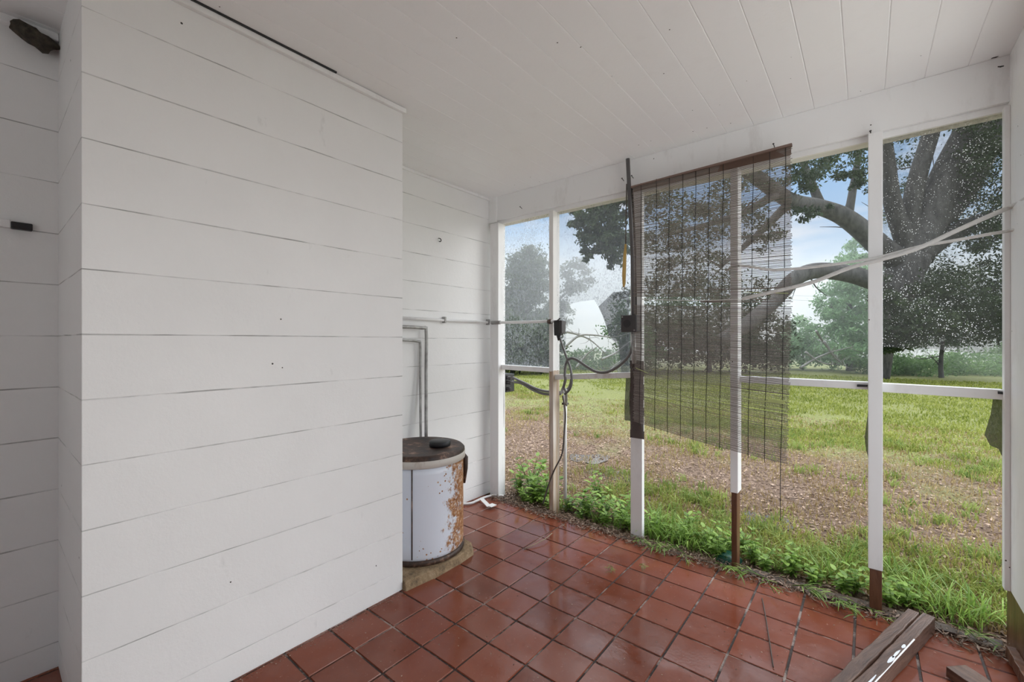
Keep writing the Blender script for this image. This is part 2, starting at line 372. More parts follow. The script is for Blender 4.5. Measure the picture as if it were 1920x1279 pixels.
# tiled floor : grout bed plus individually set tiles
m = MB(); m.box((XL - .1, -2.7, -.08), (XR + .12, 2.72, -.004)); g = m.build('floor', GROUT); struct(g, 'wet red tile porch floor', 'floor')
TX, TY = .2037, .1935
V = []; FF = []; RN = []
i0 = math.floor((XL + 1.06) / TX); i1 = math.ceil((XR + 1.2) / TX); j0 = math.floor((-2.6 - 1.385) / TY); j1 = math.ceil((2.70 - 1.385) / TY)
for i in range(i0 - 1, i1):
    for j in range(j0, j1):
        xa = -1.06 + i * TX + .0032; xb = xa + TX - .0064; ya = 1.385 + j * TY + .0032; yb = ya + TY - .0064
        lim = 2.70 + .03 * noise.noise(Vector((xa * 2, 0, 0)))
        yb = min(yb, lim); xb = min(xb, XR + .10)
        if yb - ya < .03 or xb - xa < .03: continue
        tx, ty, dz = random.gauss(0, .0016), random.gauss(0, .0016), random.uniform(-.0007, .0007)
        b = .0028; rr = random.random(); o = len(V)
        def zt(x_, y_): return dz + tx * (x_ - xa - .1) + ty * (y_ - ya - .1)
        for (x_, y_, d) in ((xa,ya,-.006),(xb,ya,-.006),(xb,yb,-.006),(xa,yb,-.006)): V.append((x_, y_, zt(x_, y_) + d))
        for (x_, y_) in ((xa+b,ya+b),(xb-b,ya+b),(xb-b,yb-b),(xa+b,yb-b)): V.append((x_, y_, zt(x_, y_)))
        RN += [rr] * 8
        FF += [(o+4,o+5,o+6,o+7)] + [(o+a, o+(a+1)%4, o+4+(a+1)%4, o+4+a) for a in range(4)]
np_mesh('floor_tiles', np.array(V), np.array(FF), TILE, g, np.array(RN))

# the ground outside
V = []; FF = []
nx, ny = 90, 70
xs = np.concatenate([np.linspace(-40, -4, 20), np.linspace(-3.8, 3, 60), np.linspace(3.5, 40, 20)])
ys = np.concatenate([np.linspace(2.73, 6, 45), np.linspace(6.2, 45, 45)])
def gz(x_, y_):
    e = min(max((y_ - 2.74) / .25, 0), 1)
    return -.035 + .02 * e + e * (.018 * noise.noise(Vector((x_ * 1.3, y_ * 1.3, 0))) + .010 * noise.noise(Vector((x_ * 5, y_ * 5, 3))))
for y_ in ys:
    for x_ in xs: V.append((x_, y_, gz(x_, y_)))
nX = len(xs)
for j in range(len(ys) - 1):
    for i in range(nX - 1): FF.append((j*nX+i, j*nX+i+1, (j+1)*nX+i+1, (j+1)*nX+i))
o = np_mesh('ground', np.array(V), np.array(FF), GROUND, smooth=True); struct(o, 'lawn of soil, leaf litter and patchy grass', 'ground')
m = MB(); m.box((XR + .13, -9, -.09), (14, 2.72, -.03)); o = m.build('bounce_slab', CONC); struct(o, 'unseen pale concrete slab added right of the porch to bounce light in', 'bounce_slab')  # out-of-view reflector, added to throw skylight up onto the ceiling

# ================================================================== POSTS AND RAILS
PYf, PYb = YF - .02, YF + .069
def post(label, x0, x1, y0, y1, zt, zb, wood=None, lean=0, mat=None):
    t = empty('porch_post', ((x0 + x1) / 2, (y0 + y1) / 2, 0), label, 'post')
    m = MB(); m.box((x0, y0, zb), (x1, y1, zt)); m.build('painted_timber', mat or W_PAINT, t, .003)
    if wood:
        m = MB(); n = 8; d = .004
        m.box((x0 + d, y0 + d, wood), (x1 - d, y1 - d, zb), jit=.002); m.build('bare_wood_foot', WOOD_RED, t, .004)['label'] = 'dark bare wooden foot'
    return t
post('white corner post against the block wall, left end of the screens', -2.462, -2.37, YF - .035, YF + .055, 2.285, -.02)
post('white post with tan rotted lower half and black junction box', -1.872, -1.834, PYf, PYb, 2.29, -.03, mat=W_STAIN)
post('white post at left edge of the bamboo blind', -1.222, -1.142, PYf + .01, PYf + .05, 2.29, -.02)
post('white post behind the bamboo blind with brown wooden foot', -.603, -.563, PYf - .03, PYf + .058, 2.29, .437, -.03)
post('white post right of the bamboo blind with short brown foot', .006, .060, PYf - .03, PYf + .058, 2.30, .205, -.04)
tp = post('wide white corner post at right edge with dark wooden foot', .468, .60, 2.50, PYb, 2.315, .25, -.05)
m = MB(); m.box((.45, PYf - .01, .25), (.468, PYf + .03, 2.29)); m.build('stop_trim', W_PAINT, tp, .002)

def rail(label, a, b, h=.038, d=.06, mat=None, y=PYf + .02):
    t = MB(); n = 2
    v = []
    for (x_, z_) in (a, b):
        v += [(x_, y, z_ - h), (x_, y + d, z_ - h), (x_, y + d, z_), (x_, y, z_)]
    t.add(v, [(0,1,2,3),(7,6,5,4),(0,4,5,1),(1,5,6,2),(2,6,7,3),(3,7,4,0)])
    return tag(t.build('cross_rail', mat or W_PAINT, None, .002), label, 'rail')
def xz(px, py, Y=PYf + .02): p = at_y(px, py, Y); return (p.x, p.z)
rail('white cross rail nearest the block wall, in the first bay', (-2.37, xz(937, 684)[1]), (-1.872, xz(1032, 690)[1]))
W_RS = white_mat('rust_stained_rail', (.80,.79,.77), .9, (.30,.17,.10))
rail('white cross rail with rust stained end under the looping conduit', (-1.834, xz(1045, 703)[1]), (-1.222, xz(1177, 698)[1]), mat=W_RS)
rail('white cross rail running out from under the bamboo blind', (-.563, xz(1395, 706)[1]), (.006, xz(1627, 717)[1]), .036)
rail('white cross rail of the last bay at right', (.060, xz(1656, 719)[1]), (.455, xz(1893, 732)[1]), .042)
# right-hand side of the porch, outside the picture: posts continuing towards the viewer
for yy in (1.2,):
    post('white side post along the open right side of the porch', XR + .02, XR + .06, yy, yy + .09, 2.315, -.03)
# sill timber under the screens
m = MB()
def sill_seg(x0, x1):
    n = 7
    for k in range(n):
        a = x0 + (x1 - x0) * k / n; b = x0 + (x1 - x0) * (k + 1) / n
        m.box((a, 2.70, -.05), (b, 2.775, .012 + .012 * noise.noise(Vector((a * 4, 1, 0)))), jit=.006)
sill_seg(-.56, .45)
o = m.build('sill_timber', WOOD_DK, None, .003); tag(o, 'dark rotten sill timber along the tile edge between two posts', 'timber')

# ================================================================== SCREENS (wet, torn)
PY = YF + .035
def sheet(name, polys, mat, label, Y=PY, th=.0015, parent=None, cat='screen'):
    m = MB()
    for poly in polys: m.prism([(p[0], p[1]) for p in poly], Y, Y + th)
    o = m.build(name, mat, parent)
    if label: tag(o, label, cat)
    return o
def P2(pts, Y=PY): return [xz(a, b, Y) for a, b in pts]
def ridge(lo, hi, sc_=55, p0=.54, p1=.62):
    def f(M):
        a = M.noise(sc_, 5, .75, (1, 1, .5), 1.5); return M.math('MAXIMUM', lo, M.math('MULTIPLY', M.ramp(a, [(p0, 0.0), (p1, hi)]), M.ramp(M.noise(3, 3), [(.35, .35), (.6, 1.0)])))
    return f
def streak(lo, hi, sc_=40, st=(1, 1, .45)):
    def f(M):
        a = M.noise(sc_, 4, .7, st, 1.2); return M.ramp(a, [(.35, lo), (.68, hi)])
    return f
WET1 = transmit_mat('wet_hazy_screen', lambda M: (.58,.62,.66), ridge(.05, .5, 120, .50, .58), .6)
WET2 = transmit_mat('hazy_grey_screen', lambda M: (.34,.36,.40), ridge(.16, .55, 120, .50, .60), .55)
CLEARS = transmit_mat('clean_fine_screen', lambda M: (.45,.48,.50), lambda M: .05, .5)
SHADES = transmit_mat('grey_fine_screen', lambda M: (.42,.41,.40), ridge(.10, .42, 70, .5, .6), .5)
def drops(M):
    v = M.n('ShaderNodeTexVoronoi'); v.inputs['Scale'].default_value = 115; M.l(M.coord(), v.inputs['Vector'])
    d = M.math('MULTIPLY', M.math('LESS_THAN', v.outputs['Distance'], M.math('MULTIPLY_ADD', M.noise(5, 4, .75), .85, -.27)), M.math('GREATER_THAN', M.noise(40, 1), .45))
    return d
def dcol(M):
    return M.mix(drops(M), (.10,.10,.10), (.85,.86,.88))
def dfac(M):
    return M.math('MAXIMUM', M.math('MULTIPLY', drops(M), .9), M.ramp(M.noise(50, 3, .7), [(.3, .14), (.7, .30)]))
DROPS = transmit_mat('wet_dark_screen', dcol, dfac, .75)
SCRAP = transmit_mat('dark_screen_scrap', lambda M: (.10,.10,.09), lambda M: .62, .4)

ZT = 2.286
sheet('window_screen', [[(-2.37, ZT), (-2.37, xz(937, 690)[1]), (-1.872, xz(1032, 696)[1]), (-1.872, ZT)]], WET1, 'misted wet screen filling the narrow bay nearest the block wall')
zr = xz(1110, 705)[1]
hole = P2([(1062,571),(1085,566),(1114,562),(1122,575),(1130,592),(1137,612),(1141,628),(1152,640),(1158,652)])
L_, R_ = -1.834, -1.222
zb1 = xz(1050, 705)[1]; zb2 = xz(1177, 700)[1]
bot = P2([(1060,704),(1158,701)])
sheet('window_screen', [
    [(L_, ZT), (L_, hole[0][1]), hole[0], (hole[2][0], ZT)],
    [(hole[2][0], ZT), hole[0], hole[1], hole[2]],
    [(hole[2][0], ZT), hole[2], hole[3], hole[4], (R_, hole[4][1]), (R_, ZT)],
    [(R_, hole[4][1]), hole[4], hole[5], hole[6], hole[7], (R_, hole[7][1])],
    [(R_, hole[7][1]), hole[7], hole[8], bot[1], (R_, zb2)],
    [(L_, hole[0][1]), (L_, zb1), (bot[0][0] + .0, zb1), hole[0]],
], WET2, 'torn hazy screen with a large hole, in the second bay')
sheet('window_screen', [[(-1.142, ZT), (-1.142, 1.05), (-.603, 1.05), (-.603, ZT)]], SHADES, 'grey screen behind the bamboo blind')
sheet('window_screen', [[(-.563, ZT), (-.563, 1.08), (.006, 1.07), (.006, ZT)]], CLEARS, 'clear fine screen in front of blue sky, right of the bamboo blind')
pz = P2([(1888,664),(1860,663),(1820,662),(1790,660),(1760,655),(1725,653),(1690,652),(1662,651)])
sheet('window_screen', [[(.060, ZT), (.060, pz[-1][1])] + pz[::-1] + [(.468, pz[0][1]), (.468, ZT)]], DROPS, 'dark screen beaded with white raindrops in the last bay, before the big oak')
sheet('screen_scrap', [P2([(1890,748),(1862,746),(1858,775),(1846,815),(1856,835),(1872,842),(1880,858),(1892,862)])], SCRAP, 'torn dark screen scrap hanging at the right corner post')
sheet('screen_scrap', [P2([(1628,768),(1624,800),(1621,820),(1624,845),(1629,862),(1640,862),(1640,768)])], SCRAP, 'small torn screen scrap on the post right of the blind')
sheet('screen_scrap', [P2([(1184,702),(1174,702),(1171,760),(1171,788),(1184,790)])], SCRAP, 'torn screen scrap left of the blind edge post')
sheet('screen_scrap', [P2([(930,702),(944,702),(945,760),(944,830),(936,900),(930,908)])], SCRAP, 'long thin screen scrap beside the corner post')

FLAP = transmit_mat('grey_folded_screen', lambda M: (.12,.125,.14), lambda M: .40, .5)
sheet('screen_scrap', [P2([(1122,575),(1130,592),(1137,612),(1141,628),(1152,640),(1160,640),(1165,700),(1180,700),(1180,545),(1150,548)], PY + .006)], FLAP, 'dark doubled flap of torn screen right of the big hole', Y=PY + .006)

for (px, py, w_, lab) in ((1617, 724, .020, 'black iron latch at the right end of the cross rail beside the blind'), (1884, 738, .016, 'black iron latch at the right end of the last cross rail')):
    q = at_y(px, py, PYf - .002); MB().box((q.x - w_, PYf + .012, q.z - .005), (q.x + w_, PYf + .022, q.z + .006), jit=.002).build('latch', BLACK); tag(bpy.context.scene.objects[-1] if False else COL.objects[-1], lab, 'latch')
# ================================================================== BAMBOO BLIND
YS = 2.672
bx0, bx1 = xz(1187, 350, YS)[0], xz(1483, 272, YS)[0]
tb = empty('bamboo_blind', ((bx0 + bx1) / 2, YS, 1.5), 'sagging brown bamboo blind hanging inside the screens', 'blind')
def ztop(x_): t = (x_ - bx0) / (bx1 - bx0); return 2.303 + t * .022
def zbot(x_): t = (x_ - bx0) / (bx1 - bx0); return (.780 - .17 * t + .045 * t * t)
def yb(x_, z_): return YS + .012 * math.sin((2.3 - z_) * 2.1) + .008 * math.sin(x_ * 6 + z_ * 2)
m = MB(); mg = MB(); nS = 262
for i in range(nS):
    s = (i + .5) / nS
    a0 = random.uniform(-.006, .004); a1 = random.uniform(-.005, .006); jz = random.gauss(0, .0004); tl = random.gauss(0, .0008)
    if random.random() < .03: tl += random.choice((-1, 1)) * random.uniform(.003, .010)
    xs0 = bx0 + a0 + (.0 if s < .75 else 0.0); xs1 = bx1 + a1 - .035 * max(0, s - .5)
    if .47 < s < .50: xs0, tl = bx0 + .48 * (bx1 - bx0), tl + random.uniform(-.005, .012)
    if .492 < s < .506 and i % 2: continue
    w_ = random.uniform(.0014, .0020); n = 6; pts = []
    for k in range(n + 1):
        x_ = xs0 + (xs1 - xs0) * k / n; z_ = ztop(x_) + (zbot(x_) - ztop(x_)) * s + jz + tl * (k / n - .5)
        pts.append((x_, yb(x_, z_), z_))
    vs = []; fs = []
    for p in pts: vs += [(p[0], p[1] - .0007, p[2] - w_), (p[0], p[1] + .0007, p[2] - w_), (p[0], p[1] + .0007, p[2] + w_), (p[0], p[1] - .0007, p[2] + w_)]
    for k in range(n):
        for q in range(4): fs.append((k*4+q, k*4+(q+1)%4, (k+1)*4+(q+1)%4, (k+1)*4+q))
    fs += [(0,1,2,3), (n*4+3, n*4+2, n*4+1, n*4)]
    m.add(vs, fs)
m.build('slat_mat', SLAT, tb)
for (a, b_, c_, d_, wd) in ((1394,748,1473,757,.006), (1394,758,1471,768,.004), (1440,750,1472,753,.012), (1395,763,1478,776,.003), (1395,548,1478,550,.003), (1192,690,1215,700,.004)):
    p, q = at_y(a, b_, YS - .006), at_y(c_, d_, YS - .006)
    MB().box((0, -.001, -wd/2), ((q - p).length, .001, wd/2), Matrix.Translation(p) @ Matrix.Rotation(-math.atan2(q.z - p.z, q.x - p.x), 4, 'Y')).build('split_slat', SLATG, tb)['label'] = 'pale green split slat'
m = MB(); v = []
m.add([(bx0 - .01, YS - .012, 2.290), (bx0 - .01, YS + .012, 2.290), (bx0 - .01, YS + .012, 2.300), (bx0 - .01, YS - .012, 2.300),
       (bx1 + .005, YS - .012, 2.314), (bx1 + .005, YS + .012, 2.314), (bx1 + .005, YS + .012, 2.326), (bx1 + .005, YS - .012, 2.326)],
      [(0,1,2,3),(7,6,5,4),(0,4,5,1),(1,5,6,2),(2,6,7,3),(3,7,4,0)])
m.build('head_batten', BATTEN, tb)
m = MB()
m.add([(bx0, YS + .004, 2.262), (bx1, YS + .004, 2.272), (bx1, YS + .004, 2.318), (bx0, YS + .004, 2.294), (bx0, YS + .006, 2.262), (bx1, YS + .006, 2.272), (bx1, YS + .006, 2.318), (bx0, YS + .006, 2.294)],
      [(0,1,2,3),(7,6,5,4),(0,4,5,1),(1,5,6,2),(2,6,7,3),(3,7,4,0)])
m.build('valance_strip', transmit_mat('brown_valance', lambda M: (.22,.14,.11), lambda M: .75, .5), tb)
for px in (1203, 1232, 1256, 1281, 1305, 1330, 1356, 1412, 1443, 1473):
    x_ = xz(px, 600, YS)[0]; lowx = x_ - .018 * (1 if px < 1400 else 1.3)
    pts = []
    zb_ = zbot(x_) - (.30 if px == 1473 else .012)
    for k in range(13):
        s = k / 12; z_ = ztop(x_) + (zb_ - ztop(x_)) * s; xx = x_ + (lowx - x_) * s + .002 * math.sin(k * 1.7)
        pts.append((xx, yb(xx, z_) - .003, z_))
    MB().tube(pts, .0018, 5).build('string', STRING, tb)

# nails and hooks holding the blind
for (px, py, lab) in ((1453, 277, 'black nail holding the right end of the blind'), (1170, 340, 'bent black nail left of the grey pipe'), (1188, 335, 'bent black nail right of the grey pipe'), (979, 392, 'slanted nail in beam face over the first bay'), (1634, 254, 'short black nail above the post right of the blind')):
    p = at_y(px, py, YF); m = MB(); m.tube([p + Vector((0, .02, -.006)), p + Vector((-.004, -.022, .014))], .0022, 6); m.tube([p + Vector((-.004, -.022, .014)), p + Vector((-.0045, -.024, .0152))], .005, 8)
    tag(m.build('nail', DKGREY), lab, 'nail')

# ================================================================== CONDUITS, BOXES AND PIPES AROUND THE SCREENS
def hose(name, pts, r, mat, label, cat, Y=None, seg=9, rib=False, n=10):
    P = smooth_pts(pts, n)
    if rib:
        Q = [];
        tot = sum((P[i+1] - P[i]).length for i in range(len(P) - 1)); step = .0045; cnt = int(tot / step)
        cum = [0]
        for i in range(len(P) - 1): cum.append(cum[-1] + (P[i+1] - P[i]).length)
        j = 0; rs = []
        for c in range(cnt):
            d = c * step
            while j < len(cum) - 2 and cum[j+1] < d: j += 1
            t = (d - cum[j]) / max(cum[j+1] - cum[j], 1e-6); Q.append(P[j].lerp(P[j+1], t)); rs.append(r * (1 if c % 2 else .84))
        P, r = Q, rs
    o = MB().tube(P, r, seg).build(name, mat)
    return tag(o, label, cat)
yq = YF - .045
def A(px, py, y=yq): return at_y(px, py, y)
# black junction box on second post
t = empty('junction_box', A(1049, 615, PYf), 'battered black electrical junction box on the tan stained post', 'junction box')
p = A(1048, 615, PYf - .02)
m = MB(); m.box((p.x - .032, PYf - .045, p.z - .055), (p.x + .03, PYf, p.z + .055), jit=.004); m.build('box_body', BLACK, t, .006)
m = MB(); m.box((p.x + .018, PYf - .05, p.z - .045), (p.x + .046, PYf - .004, p.z + .05), jit=.005); m.tube([(p.x - .02, PYf - .05, p.z + .05), (p.x + .01, PYf - .055, p.z + .052), (p.x + .03, PYf - .05, p.z + .07)], .006, 7); m.build('open_cover', DKGREY, t, .003)
m = MB(); m.tube([(p.x - .005, PYf - .025, p.z - .05), (p.x + .01, PYf - .026, p.z - .09)], .014, 12); m.build('cable_clamp', BLACK, t)
# grey box beside the blind
t = empty('electrical_box', A(1183, 607, PYf), 'dark square electrical box with a round knockout at the left of the blind', 'electrical box')
p = A(1182, 607, 2.70)
m = MB(); m.box((p.x - .056, 2.675, p.z - .055), (p.x + .050, PYf + .01, p.z + .055)); m.build('box_body', DKGREY, t, .005)
m = MB(); m.tube([(p.x - .012, 2.673, p.z), (p.x - .012, 2.676, p.z)], .026, 24); m.build('knockout', BLACK, t)
for dx, dz in ((-.045, .044), (.038, -.044)):
    MB().tube([(p.x + dx, 2.671, p.z + dz), (p.x + dx, 2.676, p.z + dz)], .005, 8).build('screw', GREYPIPE, t)
box2 = p
# pipes up to the ceiling
tag(MB().tube([at_y(1177, 298, 2.70), at_y(1180, 360, 2.70), at_y(1186, 480, 2.70), at_y(1188, 594, 2.70)], .013, 12).build('conduit_pipe', MT('dull_grey_pipe', (.11,.105,.105), .5).m), 'dark grey pipe rising from the square electrical box to the ceiling', 'pipe')
m = MB(); m.tube([at_y(1185, 352, 2.715), at_y(1191, 470, 2.715), at_y(1192, 590, 2.715)], .008, 10); tag(m.build('conduit_pipe', DKGREY), 'thin dark pipe running down just right of the grey pipe', 'pipe')
tag(MB().tube([at_y(1188, 626, 2.705), at_y(1189, 682, 2.705)], .014, 12).build('conduit_pipe', GREYPIPE), 'short grey pipe stub under the square electrical box', 'pipe')
# brown fabric strip on the post under the box
m = MB(); xa, zt_ = xz(1180, 676, 2.72); xb2 = xz(1206, 676, 2.72)[0]; zb_ = xz(1190, 822, 2.72)[1]
n = 10
for k in range(n):
    z1 = zt_ + (zb_ - zt_) * k / n; z0 = zt_ + (zb_ - zt_) * (k + 1) / n; m.box((xa + .004 * math.sin(k), 2.728, z0), (xb2 + .003 * math.sin(k * 2.3), 2.732, z1))
tag(m.build('fabric_strip', transmit_mat('brown_cloth', lambda M: (.13,.105,.10), lambda M: M.ramp(M.noise(8, 5), [(.3, .7), (.7, .95)]), .2)), 'dark brown rag strip wrapped over the post at blind edge', 'cloth strip')
# hanging yellow wooden wand
t = empty('hanging_wand', A(1171, 490, 2.70), 'yellow tapered wooden wand hanging from a cord beside the grey pipe', 'wand')
m = MB(); P_ = [at_y(1173, 458, 2.69), at_y(1171.5, 480, 2.69), at_y(1170, 515, 2.69), at_y(1170, 532, 2.69), at_y(1169.5, 538, 2.69)]
m.tube(P_, [.007, .011, .013, .010, .006], 12); m.build('wooden_grip', TAPE, t)
MB().tube([at_y(1175, 345, 2.70), at_y(1174, 400, 2.695), at_y(1173, 459, 2.69)], .004, 6).build('cord', CORD, t)
c = at_y(1169, 541, 2.69); MB().tube([c + Vector((.011 * math.cos(a), 0, .011 * math.sin(a))) for a in np.linspace(0, 6.283, 15)], .003, 6).build('end_ring', GREYPIPE, t)
# flexible conduits
hose('flexible_conduit', [A(1050,633), A(1055,650), A(1063,672), A(1070,692), A(1072,715), A(1068,730), A(1058,740, 2.73)], .0095, CONDUIT, 'flexible conduit dropping from the black junction box behind the rail', 'conduit', rib=True)
hose('flexible_conduit', [at_y(1186,622,2.70), A(1187,640), A(1180,665), A(1163,684), A(1140,697), A(1118,697), A(1098,686), A(1082,675), A(1070,672), A(1062,680), A(1059,700), A(1060,712), A(1056,728, 2.72)], .011, CONDUIT, 'flexible conduit looping from the square box across the rail to the tan post', 'conduit', rib=True)
yo = YF + .13
hose('flexible_conduit', [at_y(962,708,yo), at_y(985,719,yo), at_y(1003,728,yo), at_y(1020,733,yo), at_y(1040,735,yo), at_y(1056,735,yo), at_y(1066,728,yo-.02), at_y(1071,715,yo-.05), at_y(1070,700,yo-.08)], .0115, CONDUIT, 'upper of the grey conduits swinging out of the outdoor meter box', 'conduit', rib=True)
hose('flexible_conduit', [at_y(960,716,yo), at_y(978,719,yo), at_y(997,730,yo), at_y(1017,738,yo), at_y(1040,740,yo), at_y(1054,738,yo)], .0115, CONDUIT, 'lower of the grey conduits swinging out of the outdoor meter box', 'conduit', rib=True)
# outdoor meter box seen past the corner post
t = empty('meter_box', at_y(945, 720, YF + .15), 'dark outdoor box with conduit fittings beyond the corner post', 'meter box')
p0, p1 = at_y(932, 700, YF + .15), at_y(952, 735, YF + .15)
m = MB(); m.box((p0.x, YF + .12, p1.z), (p1.x, YF + .24, p0.z), jit=.003); m.build('box_body', BLACK, t, .005)
for yy in (708, 717, 729):
    q = at_y(951, yy, YF + .14); MB().tube([q, q + Vector((.045, 0, -.004))], .016, 12).build('conduit_fitting', DKGREY, t)
tag(MB().tube([at_y(938,612,YF+.10), at_y(941,650,YF+.10), at_y(943,690,YF+.10), at_y(946,760,YF+.10), at_y(944,830,YF+.10), at_y(939,885,YF+.10)], .006, 8).build('thin_pipe', GREYPIPE), 'thin grey pipe bowing down behind the corner post', 'pipe')
# vertical grey conduit behind second post down to the ground
o = hose('conduit_pipe', [at_y(1052,738,YF-.03), at_y(1056,728,YF-.02), at_y(1061,735,YF+.0), at_y(1062,760,YF+.09)], .010, GREYPIPE, 'bent grey pipe top curling around the tan post', 'pipe')
pb = at_y(1059.5, 935, PYb + .02)
m = MB(); m.tube([at_y(1060, 730, PYb + .02), at_y(1059.5, 800, PYb + .02), pb], .014, 12)
t = empty('conduit_pipe', (pb.x, pb.y, 0), 'straight grey pipe standing in the weeds behind the tan post', 'pipe')
m.build('pipe', W_PAINT, t)
q = at_y(1060, 757, PYb + .02); MB().box((q.x - .022, q.y - .018, q.z - .008), (q.x + .02, q.y + .018, q.z + .008)).build('pipe_clamp', RUST, t, .002)
hose('electric_cable', [A(1055,742), A(1060,775), A(1058,810), A(1054,850), A(1040,880), A(1030,905), at_y(1018,945, 2.70)], .006, CORD, 'thin dark cord hanging in front of the tan post down into the weeds', 'cord')
# white conduit along the block wall into the post
def W(px, py, d=.018): return at_x(px, py, XL + d)
pa = W(740, 595.5); pbx = W(916, 604.5)
t = empty('wall_conduit', pa, 'white painted conduit running level along the block wall and across the first bay', 'pipe')
MB().tube([pa, W(830, 600.5), pbx, at_y(926, 605, YF - .05), at_y(985, 604, YF - .045), at_y(1042, 602, YF - .04)], .011, 12).build('pipe', W_PAINT, t)
for px, py in ((833, 600), (915, 604)):
    q = W(px, py); MB().box((XL, q.y - .008, q.z - .024), (XL + .034, q.y + .008, q.z + .024)).build('pipe_strap', GREYPIPE, t, .003)
q = at_y(931, 605, YF - .05); MB().tube([q - Vector((.05, 0, 0)), q + Vector((.04, 0, 0))], .016, 12).build('coupling', GREYPIPE, t)
q = at_y(1031, 603, YF - .04); MB().tube([q - Vector((.014, 0, 0)), q + Vector((.016, 0, 0))], .019, 12).build('coupling', RUST, t)
# heater pipes
q1 = W(799, 616, .04)
tag(MB().tube(smooth_pts([W(740, 612.5, .04), W(792, 615, .04), q1 + Vector((0, .0, -.02)), W(799, 700, .04), W(799, 826, .09)], 5), .012, 12).build('water_pipe', GREYPIPE), 'outer grey pipe bending down the block wall to the rusty heater', 'pipe')
tag(MB().tube(smooth_pts([W(740, 637, .03), W(782, 640, .03), W(788, 648, .03), W(788, 700, .03), W(789, 826, .07)], 5), .009, 12).build('water_pipe', GREYPIPE), 'inner thinner pipe bending down the block wall to the rusty heater', 'pipe')

# ================================================================== WATER HEATER
HC = Vector((-2.125, 1.715, 0)); HR = .262; HB, HT = .065, .655
t = empty('water_heater', HC, 'rusty white enamel cylinder heater on a concrete pad behind the wall projection', 'water heater')
o = MB(); prof = [(HR - .02, HB), (HR - .004, HB + .01), (HR, HB + .025)] + [(HR, HB + .025 + (HT - .09 - HB) * k / 12) for k in range(1, 13)]
o.lathe([(r, z) for r, z in prof], (0, 0, 0), 72); b = o.build('jacket', ENAMEL, None); b.parent = t
o = MB(); o.lathe([(HR + .004, HT - .062), (HR + .008, HT - .055), (HR + .008, HT - .012), (HR - .004, HT), (HR - .03, HT - .004), (.02, HT - .008)], (0, 0, 0), 72); b = o.build('lid', RUST, None); b.parent = t; b['label'] = 'dark rusted lid'
o = MB(); o.lathe([(HR + .006, HT - .068), (HR + .011, HT - .064), (HR + .011, HT - .028), (HR + .006, HT - .024)], (0, 0, 0), 72); b = o.build('lid_rim', white_mat('rim_enamel', (.62,.58,.53), .9, (.25,.12,.06)), None); b.parent = t
o = MB(); o.lathe([(.062, HT - .006), (.066, HT + .002), (.066, HT + .022), (.058, HT + .028), (.01, HT + .028)], (.07, .095, 0), 32); b = o.build('flue_cap', BLACK, None); b.parent = t; b['label'] = 'black round flue cap'
ang = math.radians(-49)
o = MB(); o.tube([((HR + .0005) * math.cos(ang), (HR + .0005) * math.sin(ang), HB + .02), ((HR + .0005) * math.cos(ang), (HR + .0005) * math.sin(ang), HT - .07)], .0035, 6); b = o.build('jacket_seam', RUST, None); b.parent = t
ang = math.radians(48)
o = MB(); c = Vector((HR * math.cos(ang), HR * math.sin(ang), 0))
o.tube([c + Vector((0, 0, HT - .06)), c * 1.045 + Vector((0, 0, HT - .08)), c * 1.05 + Vector((0, 0, HT - .15)), c * 1.02 + Vector((0, 0, HT - .24))], [.012, .018, .015, .008], 8); b = o.build('rusty_bracket', RUST, None); b.parent = t
o = MB(); o.lathe([(HR - .005, HB - .02), (HR + .006, HB - .018), (HR + .006, HB + .004), (HR - .005, HB + .008)], (0, 0, 0), 64); b = o.build('base_ring', RUST, None); b.parent = t

m = MB(); n = 14
pts = [(XL, YB), (-1.85, YB), (-1.83, 1.6), (-1.835, 1.78), (-1.85, 1.90), (-1.90, 1.95), (-2.2, 1.99), (XL, 2.0)]
m.v = [(x_, y_, -.003) for x_, y_ in pts] + [(XL if i in (0, 7) else x_ - .012, y_ - (.008 if i > 2 else 0), .045) for i, (x_, y_) in enumerate(pts)]
m.f = [tuple(range(8, 16))] + [(i, (i + 1) % 8, (i + 1) % 8 + 8, i + 8) for i in range(8)]; m.sm = [False] * 9
tag(m.build('concrete_pad', PAD, None, .006), 'rough tan concrete pad under the rusty heater', 'concrete pad')

# ================================================================== WALL ODDS AND ENDS
p = W(28, 423, .015)
t = empty('wall_bar', (XL + .015, .09, p.z), 'white metal bar with black end cap on the alcove wall', 'wall bar')
m = MB(); m.box((XL, -.55, p.z - .012), (XL + .026, .075, p.z + .018)); m.build('bar', W_PAINT, t, .003)
m = MB(); m.box((XL, .075, p.z - .013), (XL + .028, .130, p.z + .013)); m.build('end_cap', BLACK, t, .003)
# mud nest under the ceiling
c = Vector((XL + .045, .135, ZC - .06)); V = []; 
o = MB(); rings = []
for i in range(11):
    th = math.pi * i / 10
    for k in range(16):
        a = 2 * math.pi * k / 16; d = Vector((.045 * math.sin(th) * math.cos(a), .058 * math.cos(th), .036 * math.sin(th) * math.sin(a)))
        d *= 1 + .5 * noise.noise(d * 30 + Vector((3, 1, 2))); d.z -= .018 * (d.y / .08)
        V.append(c + d)
FF = [(i*16+k, i*16+(k+1)%16, (i+1)*16+(k+1)%16, (i+1)*16+k) for i in range(10) for k in range(16)]
o.add(V, FF, True); tag(o.build('mud_nest', NEST), 'dark brown wasp nest tucked under the ceiling of the alcove', 'nest')
